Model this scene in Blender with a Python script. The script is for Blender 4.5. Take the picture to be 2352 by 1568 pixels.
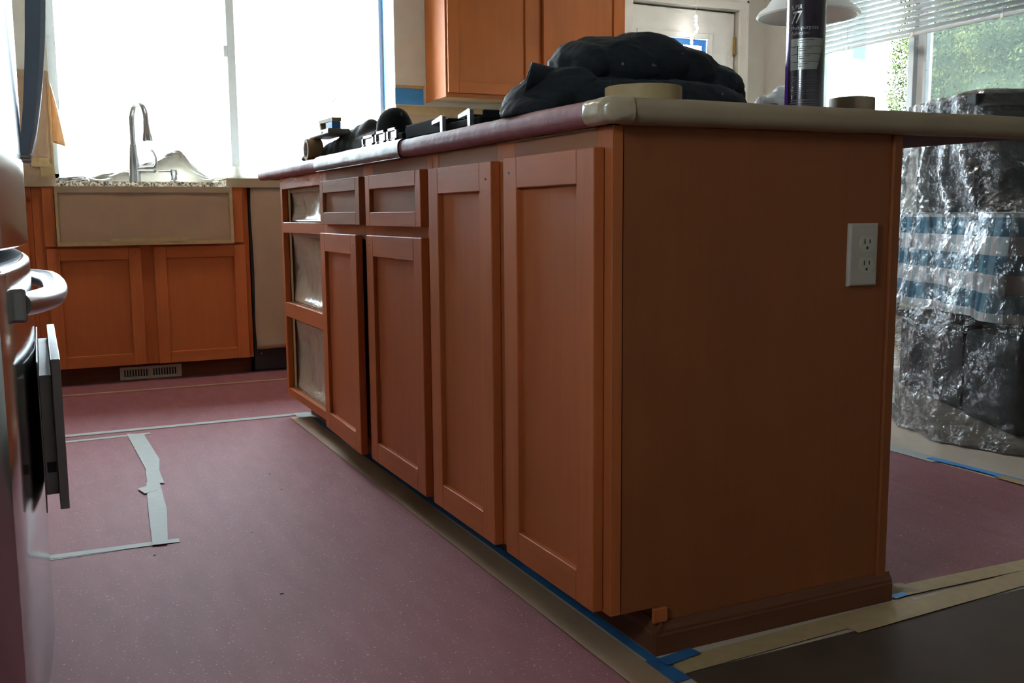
import bpy, bmesh, math, random
from mathutils import Vector, Matrix, noise

random.seed(7)
SC = bpy.context.scene
for o in list(bpy.data.objects):
    bpy.data.objects.remove(o, do_unlink=True)
COL = SC.collection

# ------------------------------------------------------------------ camera
CAM = Vector((-0.81176, -1.32985, 0.73970))
YAW, PITCH, ROLL, FPX = 0.446583, 0.128222, -0.0083428, 2263.243
f = Vector((math.sin(YAW) * math.cos(PITCH), math.cos(YAW) * math.cos(PITCH), -math.sin(PITCH)))
r0 = f.cross(Vector((0, 0, 1))).normalized()
u0 = r0.cross(f)
r = math.cos(ROLL) * r0 + math.sin(ROLL) * u0
u = -math.sin(ROLL) * r0 + math.cos(ROLL) * u0
cd = bpy.data.cameras.new('camera')
cd.sensor_width = 36.0
cd.lens = 36.0 * FPX / 2352.0
cd.clip_start = 0.02
cd.clip_end = 300
cam = bpy.data.objects.new('camera', cd)
COL.objects.link(cam)
cam.matrix_world = Matrix(((r.x, u.x, -f.x, CAM.x), (r.y, u.y, -f.y, CAM.y), (r.z, u.z, -f.z, CAM.z), (0, 0, 0, 1)))
SC.camera = cam

# ------------------------------------------------------------------ sky and exposure
SKY = 7.0
w = bpy.data.worlds.new('sky')
SC.world = w
w.use_nodes = True
bg = w.node_tree.nodes['Background']
bg.inputs[0].default_value = (0.77, 0.895, 1.02, 1)
bg.inputs[1].default_value = SKY
vs = SC.view_settings
vs.view_transform = 'Standard'
vs.look = 'None'
vs.exposure = 2.68
vs.gamma = 1.0
vs.use_curve_mapping = False
try:
    SC.cycles.max_bounces = 5
    SC.cycles.diffuse_bounces = 4
    SC.cycles.glossy_bounces = 3
    SC.cycles.transmission_bounces = 2
    SC.cycles.transparent_max_bounces = 8
    SC.cycles.use_adaptive_sampling = True
    SC.cycles.adaptive_threshold = 0.09
    SC.cycles.adaptive_min_samples = 12
    SC.cycles.sample_clamp_indirect = 3.0
    SC.cycles.caustics_reflective = False
    SC.cycles.caustics_refractive = False
except Exception:
    pass


def portal(name, loc, rot, sx, sy):
    ld = bpy.data.lights.new(name, 'AREA')
    ld.shape = 'RECTANGLE'
    ld.size, ld.size_y = sx, sy
    ld.cycles.is_portal = True
    o = bpy.data.objects.new(name, ld)
    o.location = loc
    o.rotation_euler = rot
    COL.objects.link(o)
    return o


# daylight enters through two windows, the glazed door and two added fill windows
portal('window_portal', (0.16, 4.225, 1.515), (math.radians(-90), 0, 0), 1.74, 1.17)
portal('window_portal', (-1.78, -.79, 1.53), (math.radians(90), 0, math.radians(-90)), .42, .46)
portal('window_portal', (3.72, 1.15, 1.65), (math.radians(90), 0, math.radians(90)), .70, .90)
portal('window_portal', (3.72, 2.76, 1.50), (math.radians(90), 0, math.radians(90)), 1.52, 1.18)


# ------------------------------------------------------------------ materials
def mat(name):
    m = bpy.data.materials.new(name)
    m.use_nodes = True
    nt = m.node_tree
    b = nt.nodes['Principled BSDF']
    return m, nt, b


def N(nt, t, **kw):
    n = nt.nodes.new(t)
    for k, v in kw.items():
        setattr(n, k, v)
    return n


def L(nt, a, b):
    nt.links.new(a, b)


def ramp(nt, fac, cols):
    n = N(nt, 'ShaderNodeValToRGB')
    el = n.color_ramp.elements
    while len(el) > 1:
        el.remove(el[-1])
    el[0].position = cols[0][0]
    el[0].color = (*cols[0][1], 1)
    for p, c in cols[1:]:
        e = el.new(p)
        e.color = (*c, 1)
    L(nt, fac, n.inputs[0])
    return n.outputs[0]


def coords(nt, scale=(1, 1, 1), kind='Object', rot=(0, 0, 0)):
    tc = N(nt, 'ShaderNodeTexCoord')
    mp = N(nt, 'ShaderNodeMapping')
    mp.inputs['Scale'].default_value = scale
    mp.inputs['Rotation'].default_value = rot
    L(nt, tc.outputs[kind], mp.inputs[0])
    return mp.outputs[0]


def noise_tex(nt, vec, scale, detail=4, rough=.55, dist=0):
    n = N(nt, 'ShaderNodeTexNoise')
    n.inputs['Scale'].default_value = scale
    n.inputs['Detail'].default_value = detail
    n.inputs['Roughness'].default_value = rough
    n.inputs['Distortion'].default_value = dist
    L(nt, vec, n.inputs['Vector'])
    return n.outputs['Fac']


def bump(nt, b, h, strength, dist=.002):
    n = N(nt, 'ShaderNodeBump')
    n.inputs['Strength'].default_value = strength
    n.inputs['Distance'].default_value = dist
    L(nt, h, n.inputs['Height'])
    L(nt, n.outputs[0], b.inputs['Normal'])


def mul(c, k):
    return tuple(min(1, x * k) for x in c)


def plain(name, col, rough=.5, metal=0.0, spec=.5, var=.10, scale=14, bmp=0, bscale=120, coat=0):
    m, nt, b = mat(name)
    v = coords(nt)
    n1 = noise_tex(nt, v, scale, 5)
    c = ramp(nt, n1, [(.3, mul(col, 1 - var)), (.7, mul(col, 1 + var))])
    L(nt, c, b.inputs['Base Color'])
    b.inputs['Roughness'].default_value = rough
    b.inputs['Metallic'].default_value = metal
    b.inputs['Specular IOR Level'].default_value = spec
    b.inputs['Coat Weight'].default_value = coat
    if bmp:
        bump(nt, b, noise_tex(nt, v, bscale, 4), bmp)
    return m


def wood(name, col, axis='z', rough=.5, var=.24, spec=.2):
    m, nt, b = mat(name)
    s = {'z': (1, 1, .06), 'y': (1, .06, 1), 'x': (.06, 1, 1)}[axis]
    v = coords(nt, s)
    g = noise_tex(nt, v, 46, 7, .6, .4)
    v2 = coords(nt, tuple(.5 + .5 * q for q in s))
    g2 = noise_tex(nt, v2, 3.2, 3)
    mx = N(nt, 'ShaderNodeMix', data_type='RGBA')
    a = ramp(nt, g, [(.3, mul(col, 1 - var)), (.55, col), (.75, mul(col, 1 + var * .7))])
    bb = ramp(nt, g2, [(.3, mul(col, .82)), (.7, mul(col, 1.16))])
    mx.inputs[0].default_value = .5
    L(nt, a, mx.inputs[6])
    L(nt, bb, mx.inputs[7])
    L(nt, mx.outputs[2], b.inputs['Base Color'])
    rr = N(nt, 'ShaderNodeMapRange')
    rr.inputs[3].default_value = rough - .06
    rr.inputs[4].default_value = rough + .10
    L(nt, g2, rr.inputs[0])
    L(nt, rr.outputs[0], b.inputs['Roughness'])
    b.inputs['Specular IOR Level'].default_value = spec
    bump(nt, b, g, .10, .0006)
    return m


WOODC = (.46, .120, .034)
M = {}
M['wood_v'] = wood('maple_vertical', WOODC, 'z')
M['wood_y'] = wood('maple_along', WOODC, 'y')
M['wood_x'] = wood('maple_across', WOODC, 'x')
M['wood_panel'] = wood('maple_panel', mul(WOODC, .94), 'z', .5, .14)
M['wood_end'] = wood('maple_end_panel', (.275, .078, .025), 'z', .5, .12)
M['wood_dusty'] = wood('dusty_sanded_maple', (.34, .140, .070), 'y', .6, .22)
M['wood_dusty_v'] = wood('dusty_sanded_maple_v', (.36, .140, .062), 'z', .6, .22)
M['moulding'] = wood('oak_moulding_x', (.15, .050, .022), 'x', .5, .3)
M['moulding_y'] = wood('oak_moulding_y', (.15, .050, .022), 'y', .5, .3)
M['light_wood'] = wood('upper_maple_vertical', (.37, .105, .020), 'z', .45, .12)
M['light_wood_x'] = wood('upper_maple_across', (.37, .105, .020), 'x', .45, .12)
M['cab_under'] = plain('cabinet_underside', (.62, .50, .34), .6)
M['wall'] = plain('tan_wall_paint', (.60, .585, .53), .7, var=.03, bmp=.15, bscale=260)
M['ceil'] = plain('white_ceiling', (.80, .78, .74), .8, var=.02, bmp=.2, bscale=180)
M['white'] = plain('white_paint', (.84, .83, .78), .4, var=.03)
M['white_vinyl'] = plain('white_vinyl', (.62, .66, .68), .35, var=.02)
M['vinyl_floor'] = plain('beige_vinyl_floor', (.50, .40, .31), .45, var=.08, scale=9)
M['subfloor'] = M['vinyl_floor']
M['tape'] = plain('masking_tape', (.42, .29, .14), .6, spec=.3, var=.08, scale=40, bmp=.2)
M['tape_white'] = plain('pale_floor_tape', (.40, .41, .39), .7, spec=.2, var=.05, scale=40)
M['blue_tape'] = plain('blue_painter_tape', (.05, .27, .66), .55, var=.08, scale=40)
M['blue_shaded'] = plain('shaded_blue_floor_tape', (.022, .115, .26), .6, var=.15, scale=40)  # same blue tape, darkened for the shade at the island toe
M['kraft'] = plain('brown_masking_paper', (.36, .23, .14), .55, var=.08, scale=6, bmp=.35, bscale=18)  # this brown also stands in for shade on the beige toe tape
M['kraft_dark'] = plain('brown_floor_paper', (.085, .052, .036), .65, spec=.15, var=.15, scale=5, bmp=.3, bscale=9)
M['tan_paper'] = plain('tan_counter_paper', (.35, .255, .16), .6, spec=.3, var=.08, scale=7, bmp=.3, bscale=25)
M['steel'] = plain('stainless_steel', (.58, .58, .59), .14, metal=1, var=.03)
M['steel_rough'] = plain('brushed_steel', (.50, .50, .51), .36, metal=1, var=.05)
M['nickel'] = plain('brushed_nickel', (.34, .33, .32), .34, metal=1, var=.04)
M['foil'] = plain('dull_foil', (.36, .36, .36), .45, metal=1, var=.25, scale=60)
M['handle_steel'] = plain('sky_reflection_steel', (.40, .52, .70), .45, metal=.25, var=.03)  # blue sky reflection put into the handle colour
M['fridge_side'] = plain('fridge_side_paint', (.030, .022, .020), .5)
M['dark_seam'] = plain('black_gasket', (.015, .015, .016), .6)
M['black'] = plain('black_plastic', (.012, .012, .013), .45)
M['cast_iron'] = plain('cast_iron', (.012, .012, .013), .85, spec=.12, bmp=.3, bscale=300)
M['outlet'] = plain('white_outlet_plastic', (.46, .385, .32), .3, var=.02)
M['almond'] = plain('almond_plastic', (.50, .44, .33), .3, var=.02)
M['holder'] = plain('grey_holder_plastic', (.30, .28, .27), .45)
M['brass'] = plain('brass_hinge', (.55, .38, .13), .35, metal=1)
M['brown_paint'] = plain('brown_painted_fence', (.045, .026, .009), .7, var=.15)
M['shade_white'] = plain('white_lamp_glass', (.72, .71, .68), .3, var=.03)
M['white_bag'] = plain('white_plastic_bag', (.66, .66, .66), .35, var=.1, bmp=.5, bscale=30)
M['yellow'] = plain('yellow_plastic', (.65, .45, .03), .45)
M['cardboard'] = plain('pale_carton', (.52, .47, .40), .7)
M['dark_fabric'] = plain('dark_grey_fabric', (.014, .015, .017), .8, bmp=.3)
M['gloss_tape'] = plain('glossy_tan_tape', (.42, .32, .20), .28, var=.12, scale=40, bmp=.4, bscale=50, coat=.4)


def rosin():
    m, nt, b = mat('red_rosin_paper')
    v = coords(nt)
    big = noise_tex(nt, v, 2.2, 4)
    fine = noise_tex(nt, coords(nt, (1, .6, 1), rot=(0, 0, .5)), 300, 2)
    str_ = noise_tex(nt, coords(nt, (1, .25, 1)), 24, 4)
    c1 = ramp(nt, big, [(.3, (.235, .074, .082)), (.7, (.275, .093, .102))])
    c2 = ramp(nt, str_, [(.35, (.215, .067, .074)), (.65, (.28, .097, .105))])
    mx = N(nt, 'ShaderNodeMix', data_type='RGBA')
    mx.inputs[0].default_value = .5
    L(nt, c1, mx.inputs[6])
    L(nt, c2, mx.inputs[7])
    sp = ramp(nt, fine, [(.67, (0, 0, 0)), (.72, (1, 1, 1))])
    mx2 = N(nt, 'ShaderNodeMix', data_type='RGBA')
    L(nt, sp, mx2.inputs[0])
    L(nt, mx.outputs[2], mx2.inputs[6])
    mx2.inputs[7].default_value = (.50, .38, .39, 1)
    L(nt, mx2.outputs[2], b.inputs['Base Color'])
    b.inputs['Roughness'].default_value = .74
    b.inputs['Specular IOR Level'].default_value = .34
    bump(nt, b, noise_tex(nt, v, 160, 4), .25, .0012)
    return m


M['rosin'] = rosin()
M['rosin_wrap'] = plain('red_paper_wrap', (.28, .095, .10), .55, spec=.35, var=.2, scale=30, bmp=.5, bscale=60)


def granite():
    m, nt, b = mat('speckled_granite')
    v = coords(nt)
    n = N(nt, 'ShaderNodeTexVoronoi')
    n.inputs['Scale'].default_value = 130
    L(nt, v, n.inputs['Vector'])
    c = ramp(nt, n.outputs['Color'], [(.2, (.05, .04, .035)), (.5, (.28, .2, .13)), (.8, (.5, .42, .32))])
    L(nt, c, b.inputs['Base Color'])
    b.inputs['Roughness'].default_value = .2
    return m


M['granite'] = granite()


def black_cloth():
    m, nt, b = mat('black_cloth')
    v = coords(nt)
    spots = noise_tex(nt, v, 34, 2)
    dust = noise_tex(nt, v, 90, 5)
    a = ramp(nt, dust, [(.3, (.008, .010, .012)), (.8, (.016, .020, .023))])
    s = ramp(nt, spots, [(.70, (0, 0, 0)), (.715, (1, 1, 1))])
    mx = N(nt, 'ShaderNodeMix', data_type='RGBA')
    L(nt, s, mx.inputs[0])
    L(nt, a, mx.inputs[6])
    mx.inputs[7].default_value = (.12, .12, .12, 1)
    L(nt, mx.outputs[2], b.inputs['Base Color'])
    b.inputs['Roughness'].default_value = .75
    b.inputs['Specular IOR Level'].default_value = .25
    b.inputs['Sheen Weight'].default_value = .05
    bump(nt, b, noise_tex(nt, v, 500, 3), .25, .001)
    return m


M['cloth'] = black_cloth()


def sheet_material(name, col, trans, gloss_rough, bscale, bstr, translucent=.3, ior=1.6):
    """thin plastic film or paper: transparent share, hazy body and a wrinkled gloss"""
    m = bpy.data.materials.new(name)
    m.use_nodes = True
    nt = m.node_tree
    nt.nodes.clear()
    out = N(nt, 'ShaderNodeOutputMaterial')
    v = coords(nt)
    n1 = noise_tex(nt, v, bscale, 5, .6, 1.2)
    n2 = noise_tex(nt, coords(nt, (1, 1, .35), rot=(.5, .3, .6)), bscale * .45, 4, .5, .6)
    ad = N(nt, 'ShaderNodeMath', operation='ADD')
    L(nt, n1, ad.inputs[0])
    L(nt, n2, ad.inputs[1])
    bp = N(nt, 'ShaderNodeBump')
    bp.inputs['Strength'].default_value = bstr
    bp.inputs['Distance'].default_value = .012
    L(nt, ad.outputs[0], bp.inputs['Height'])
    df = N(nt, 'ShaderNodeBsdfDiffuse')
    df.inputs[0].default_value = (*col, 1)
    L(nt, bp.outputs[0], df.inputs['Normal'])
    tl = N(nt, 'ShaderNodeBsdfTranslucent')
    tl.inputs[0].default_value = (*col, 1)
    body = N(nt, 'ShaderNodeMixShader')
    body.inputs[0].default_value = translucent
    L(nt, df.outputs[0], body.inputs[1])
    L(nt, tl.outputs[0], body.inputs[2])
    tr = N(nt, 'ShaderNodeBsdfTransparent')
    mx = N(nt, 'ShaderNodeMixShader')
    mx.inputs[0].default_value = trans
    L(nt, body.outputs[0], mx.inputs[1])
    L(nt, tr.outputs[0], mx.inputs[2])
    gl = N(nt, 'ShaderNodeBsdfAnisotropic')
    gl.inputs['Color'].default_value = (1, 1, 1, 1)
    gl.inputs['Roughness'].default_value = gloss_rough
    L(nt, bp.outputs[0], gl.inputs['Normal'])
    fr = N(nt, 'ShaderNodeFresnel')
    fr.inputs[0].default_value = ior
    L(nt, bp.outputs[0], fr.inputs['Normal'])
    mx2 = N(nt, 'ShaderNodeMixShader')
    L(nt, fr.outputs[0], mx2.inputs[0])
    L(nt, mx.outputs[0], mx2.inputs[1])
    L(nt, gl.outputs[0], mx2.inputs[2])
    L(nt, mx2.outputs[0], out.inputs[0])
    return m


M['plastic'] = sheet_material('clear_plastic_sheeting', (.15, .155, .16), .76, .13, 30, 1.0, .4, 1.55)
M['flap_paper'] = sheet_material('backlit_orange_paper', (.85, .48, .22), .0, .5, 14, .5, .4)
M['thin_paper'] = sheet_material('backlit_masking_paper', (.98, .93, .82), .0, .5, 14, .5, .8)
M['blue_thin'] = sheet_material('backlit_blue_tape', (.07, .30, .62), .0, .5, 30, .1, .45)
M['blind_vinyl'] = sheet_material('translucent_blind_vinyl', (.66, .69, .69), .0, .4, 20, .0, .07)
M['bay_film'] = sheet_material('glossy_masking_film', (.58, .46, .35), .0, .32, 9, .8, .1, 2.1)


def glass_mat():
    m = bpy.data.materials.new('window_glass')
    m.use_nodes = True
    nt = m.node_tree
    nt.nodes.clear()
    out = N(nt, 'ShaderNodeOutputMaterial')
    tr = N(nt, 'ShaderNodeBsdfTransparent')
    tr.inputs[0].default_value = (.94, .97, .96, 1)
    gl = N(nt, 'ShaderNodeBsdfAnisotropic')
    gl.inputs['Roughness'].default_value = .02
    fr = N(nt, 'ShaderNodeFresnel')
    fr.inputs[0].default_value = 1.15
    mx = N(nt, 'ShaderNodeMixShader')
    L(nt, fr.outputs[0], mx.inputs[0])
    L(nt, tr.outputs[0], mx.inputs[1])
    L(nt, gl.outputs[0], mx.inputs[2])
    L(nt, mx.outputs[0], out.inputs[0])
    return m


M['glass'] = glass_mat()


def screen_mat():
    m = bpy.data.materials.new('insect_screen_mesh')
    m.use_nodes = True
    nt = m.node_tree
    nt.nodes.clear()
    out = N(nt, 'ShaderNodeOutputMaterial')
    tr = N(nt, 'ShaderNodeBsdfTransparent')
    df = N(nt, 'ShaderNodeBsdfDiffuse')
    df.inputs[0].default_value = (.055, .060, .062, 1)
    tl = N(nt, 'ShaderNodeBsdfTranslucent')
    tl.inputs[0].default_value = (.055, .060, .062, 1)
    a = N(nt, 'ShaderNodeAddShader')
    L(nt, df.outputs[0], a.inputs[0])
    L(nt, tl.outputs[0], a.inputs[1])
    mx = N(nt, 'ShaderNodeMixShader')
    mx.inputs[0].default_value = .72
    L(nt, a.outputs[0], mx.inputs[1])
    L(nt, tr.outputs[0], mx.inputs[2])
    L(nt, mx.outputs[0], out.inputs[0])
    return m


M['screen'] = screen_mat()


def plaid():
    m, nt, b = mat('blue_plaid_cloth')
    tc = N(nt, 'ShaderNodeTexCoord')
    sx = N(nt, 'ShaderNodeSeparateXYZ')
    L(nt, tc.outputs['UV'], sx.inputs[0])

    def band(sock, period, duty):
        a = N(nt, 'ShaderNodeMath', operation='DIVIDE')
        L(nt, sock, a.inputs[0])
        a.inputs[1].default_value = period
        fr_ = N(nt, 'ShaderNodeMath', operation='FRACT')
        L(nt, a.outputs[0], fr_.inputs[0])
        lt = N(nt, 'ShaderNodeMath', operation='LESS_THAN')
        L(nt, fr_.outputs[0], lt.inputs[0])
        lt.inputs[1].default_value = duty
        return lt.outputs[0]
    hb = band(sx.outputs[1], .122, .5)
    vb = band(sx.outputs[0], .090, .5)
    mv = N(nt, 'ShaderNodeMix', data_type='RGBA')
    L(nt, vb, mv.inputs[0])
    mv.inputs[6].default_value = (.78, .70, .66, 1)
    mv.inputs[7].default_value = (.46, .50, .50, 1)
    mh = N(nt, 'ShaderNodeMix', data_type='RGBA')
    L(nt, vb, mh.inputs[0])
    mh.inputs[6].default_value = (.16, .33, .42, 1)
    mh.inputs[7].default_value = (.025, .12, .19, 1)
    mm = N(nt, 'ShaderNodeMix', data_type='RGBA')
    L(nt, hb, mm.inputs[0])
    L(nt, mv.outputs[2], mm.inputs[6])
    L(nt, mh.outputs[2], mm.inputs[7])
    L(nt, mm.outputs[2], b.inputs['Base Color'])
    b.inputs['Roughness'].default_value = .85
    return m


M['plaid'] = plaid()


def leaf_mat():
    m, nt, b = mat('hedge_leaf')
    v = coords(nt)
    n = noise_tex(nt, v, 3.5, 4)
    c = ramp(nt, n, [(.3, (.018, .030, .007)), (.5, (.040, .054, .011)), (.72, (.078, .088, .020))])
    L(nt, c, b.inputs['Base Color'])
    b.inputs['Roughness'].default_value = .6
    b.inputs['Specular IOR Level'].default_value = .2
    return m


M['leaf'] = leaf_mat()
M['leaf_core'] = plain('hedge_core', (.02, .03, .008), .9)
M['ground'] = plain('outdoor_ground', (.16, .15, .12), .9, var=.3, scale=1)
M['can'] = plain('dark_violet_can', (.020, .010, .022), .22, spec=.7, var=.05, coat=.6)
M['can_purple'] = plain('violet_can_stripe', (.12, .03, .36), .25, coat=.5)
M['can_silver'] = plain('silver_can_print', (.34, .33, .29), .35, metal=.7, var=.06)
M['can_print'] = plain('grey_can_print', (.11, .09, .10), .4, metal=.3)
M['concrete'] = plain('blue_white_post', (.042, .058, .066), .6)


# ------------------------------------------------------------------ mesh helpers
def bx(bm, x0, x1, y0, y1, z0, z1):
    if x0 > x1: x0, x1 = x1, x0
    if y0 > y1: y0, y1 = y1, y0
    if z0 > z1: z0, z1 = z1, z0
    v = [bm.verts.new(p) for p in ((x0, y0, z0), (x1, y0, z0), (x1, y1, z0), (x0, y1, z0), (x0, y0, z1), (x1, y0, z1), (x1, y1, z1), (x0, y1, z1))]
    for q in ((3, 2, 1, 0), (4, 5, 6, 7), (0, 1, 5, 4), (1, 2, 6, 5), (2, 3, 7, 6), (3, 0, 4, 7)):
        bm.faces.new([v[i] for i in q])
    return bm


def new():
    return bmesh.new()


def box(x0, x1, y0, y1, z0, z1, bev=0, seg=2):
    bm = new()
    bx(bm, x0, x1, y0, y1, z0, z1)
    if bev:
        bmesh.ops.bevel(bm, geom=bm.edges[:], offset=bev, segments=seg, profile=.5, affect='EDGES')
    return bm


def tube(bm, pts, rad, n=10, cap=True, flat=None):
    """pts list of Vector; rad float or list; flat=(a,b) scales the section"""
    pts = [Vector(p) for p in pts]
    rings = []
    prev = None
    for i, p in enumerate(pts):
        if i == 0:
            t = (pts[1] - p)
        elif i == len(pts) - 1:
            t = (p - pts[i - 1])
        else:
            t = (pts[i + 1] - pts[i - 1])
        t.normalize()
        if prev is None:
            a = Vector((0, 0, 1)) if abs(t.z) < .9 else Vector((1, 0, 0))
            nrm = (a - t * a.dot(t)).normalized()
        else:
            nrm = (prev - t * prev.dot(t)).normalized()
        prev = nrm
        bi = t.cross(nrm)
        rr = rad[i] if isinstance(rad, (list, tuple)) else rad
        fa, fb = flat if flat else (1, 1)
        rings.append([bm.verts.new(p + (nrm * math.cos(2 * math.pi * k / n) * fa + bi * math.sin(2 * math.pi * k / n) * fb) * rr) for k in range(n)])
    for a, b in zip(rings, rings[1:]):
        for k in range(n):
            bm.faces.new((a[k], a[(k + 1) % n], b[(k + 1) % n], b[k]))
    if cap:
        bm.faces.new(rings[0][::-1])
        bm.faces.new(rings[-1])
    return bm


def lathe(bm, prof, c=(0, 0, 0), n=40, axis='z', closed=False):
    """prof list of (radius, height)"""
    c = Vector(c)
    rings = []
    for rr, h in prof:
        ring = []
        for k in range(n):
            a = 2 * math.pi * k / n
            p = Vector((rr * math.cos(a), rr * math.sin(a), h))
            if axis == 'x':
                p = Vector((p.z, p.x, p.y))
            elif axis == 'y':
                p = Vector((p.y, p.z, p.x))
            ring.append(bm.verts.new(c + p))
        rings.append(ring)
    pairs = list(zip(rings, rings[1:]))
    if closed:
        pairs.append((rings[-1], rings[0]))
    for a, b in pairs:
        for k in range(n):
            bm.faces.new((a[k], a[(k + 1) % n], b[(k + 1) % n], b[k]))
    return bm


def prism(pts, axis, a0, a1):
    """closed 2-D outline extruded along an axis; pts in the two other axes in xyz order"""
    bm = new()
    def P(p, a):
        if axis == 'x': return (a, p[0], p[1])
        if axis == 'y': return (p[0], a, p[1])
        return (p[0], p[1], a)
    A = [bm.verts.new(P(p, a0)) for p in pts]
    B = [bm.verts.new(P(p, a1)) for p in pts]
    n = len(pts)
    for k in range(n):
        bm.faces.new((A[k], A[(k + 1) % n], B[(k + 1) % n], B[k]))
    bm.faces.new(A[::-1])
    bm.faces.new(B)
    bmesh.ops.recalc_face_normals(bm, faces=bm.faces[:])
    return bm


def shell(path, th, axis, a0, a1, div=1, jitter=0.0, seed=0):
    """open 2-D path given a thickness and swept along an axis (paper folded over an edge)"""
    pts = [Vector((p[0], p[1])) for p in path]
    nr = []
    for i in range(len(pts)):
        t = (pts[min(i + 1, len(pts) - 1)] - pts[max(i - 1, 0)]).normalized()
        nr.append(Vector((-t.y, t.x)))
    bm = new()
    rows = []
    for j in range(div + 1):
        a = a0 + (a1 - a0) * j / div
        outer, inner = [], []
        for i, p in enumerate(pts):
            d = jitter * noise.noise(Vector((p.x * 20, p.y * 20 + seed, a * 14))) if jitter else 0
            d = max(d, -th * .5)
            for lst, k in ((outer, th + d), (inner, 0)):
                q = p + nr[i] * k
                if axis == 'x': co = (a, q.x, q.y)
                elif axis == 'y': co = (q.x, a, q.y)
                else: co = (q.x, q.y, a)
                lst.append(bm.verts.new(co))
        rows.append(outer + inner[::-1])
    n = len(rows[0])
    for A, B in zip(rows, rows[1:]):
        for k in range(n):
            bm.faces.new((A[k], A[(k + 1) % n], B[(k + 1) % n], B[k]))
    bm.faces.new(rows[0][::-1])
    bm.faces.new(rows[-1])
    bmesh.ops.recalc_face_normals(bm, faces=bm.faces[:])
    return bm


def gridsurf(fn, nu, nv, th=0.0):
    """fn(u,v)->Vector, u,v in 0..1; optional solid thickness added along -normal"""
    bm = new()
    V = [[bm.verts.new(fn(i / nu, j / nv)) for j in range(nv + 1)] for i in range(nu + 1)]
    uvl = bm.loops.layers.uv.new('uv')
    for i in range(nu):
        for j in range(nv):
            fc = bm.faces.new((V[i][j], V[i + 1][j], V[i + 1][j + 1], V[i][j + 1]))
            for lp, (a, b) in zip(fc.loops, ((i, j), (i + 1, j), (i + 1, j + 1), (i, j + 1))):
                lp[uvl].uv = (a / nu, b / nv)
    if th:
        bmesh.ops.recalc_face_normals(bm, faces=bm.faces[:])
        bmesh.ops.solidify(bm, geom=bm.faces[:], thickness=th)
    return bm


WLOC = {}


def obj(name, bm, m, parent=None, smooth=False, label=None):
    me = bpy.data.meshes.new(name)
    off = WLOC.get(parent.name, Vector()) if parent else Vector()
    if off.length:
        bmesh.ops.translate(bm, verts=bm.verts[:], vec=-off)
    bm.to_mesh(me)
    bm.free()
    me.materials.append(m)
    if smooth:
        me.polygons.foreach_set('use_smooth', [True] * len(me.polygons))
        if smooth != 'all':
            try:
                me.set_sharp_from_angle(angle=math.radians(40))
            except Exception:
                pass
    o = bpy.data.objects.new(name, me)
    COL.objects.link(o)
    if parent:
        o.parent = parent
        WLOC[o.name] = off
    if label:
        o['label'] = label
    return o


def thing(name, label, cat, loc=(0, 0, 0), group=None):
    o = bpy.data.objects.new(name, None)
    o.empty_display_size = .05
    COL.objects.link(o)
    o.location = loc
    WLOC[o.name] = Vector(loc)
    o['label'] = label
    o['category'] = cat
    if group:
        o['group'] = group
    return o


def tag(o, label, cat, group=None, kind=None):
    o['label'] = label
    o['category'] = cat
    if group:
        o['group'] = group
    if kind:
        o['kind'] = kind
    return o


def struct(name, bm, m, parent=None, smooth=False, label=None):
    o = obj(name, bm, m, parent, smooth)
    if parent is None:
        o['kind'] = 'structure'
        if label:
            o['label'] = label
    return o


def strip(bm_or_none, a, b, wid, z, th=.0006, bm=None):
    """flat tape strip on the floor from a to b (xy), width wid"""
    bm = bm or new()
    a = Vector(a); b = Vector(b)
    t = (b - a).normalized()
    nn = Vector((-t.y, t.x)) * wid / 2
    q = [a - nn, b - nn, b + nn, a + nn]
    lo = [bm.verts.new((p.x, p.y, z)) for p in q]
    hi = [bm.verts.new((p.x, p.y, z + th)) for p in q]
    bm.faces.new(lo[::-1]); bm.faces.new(hi)
    for k in range(4):
        bm.faces.new((lo[k], lo[(k + 1) % 4], hi[(k + 1) % 4], hi[k]))
    return bm


def poly_slab(pts, z, th):
    bm = new()
    lo = [bm.verts.new((p[0], p[1], z)) for p in pts]
    hi = [bm.verts.new((p[0], p[1], z + th)) for p in pts]
    bm.faces.new(lo[::-1]); bm.faces.new(hi)
    n = len(pts)
    for k in range(n):
        bm.faces.new((lo[k], lo[(k + 1) % n], hi[(k + 1) % n], hi[k]))
    bmesh.ops.recalc_face_normals(bm, faces=bm.faces[:])
    return bm


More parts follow.
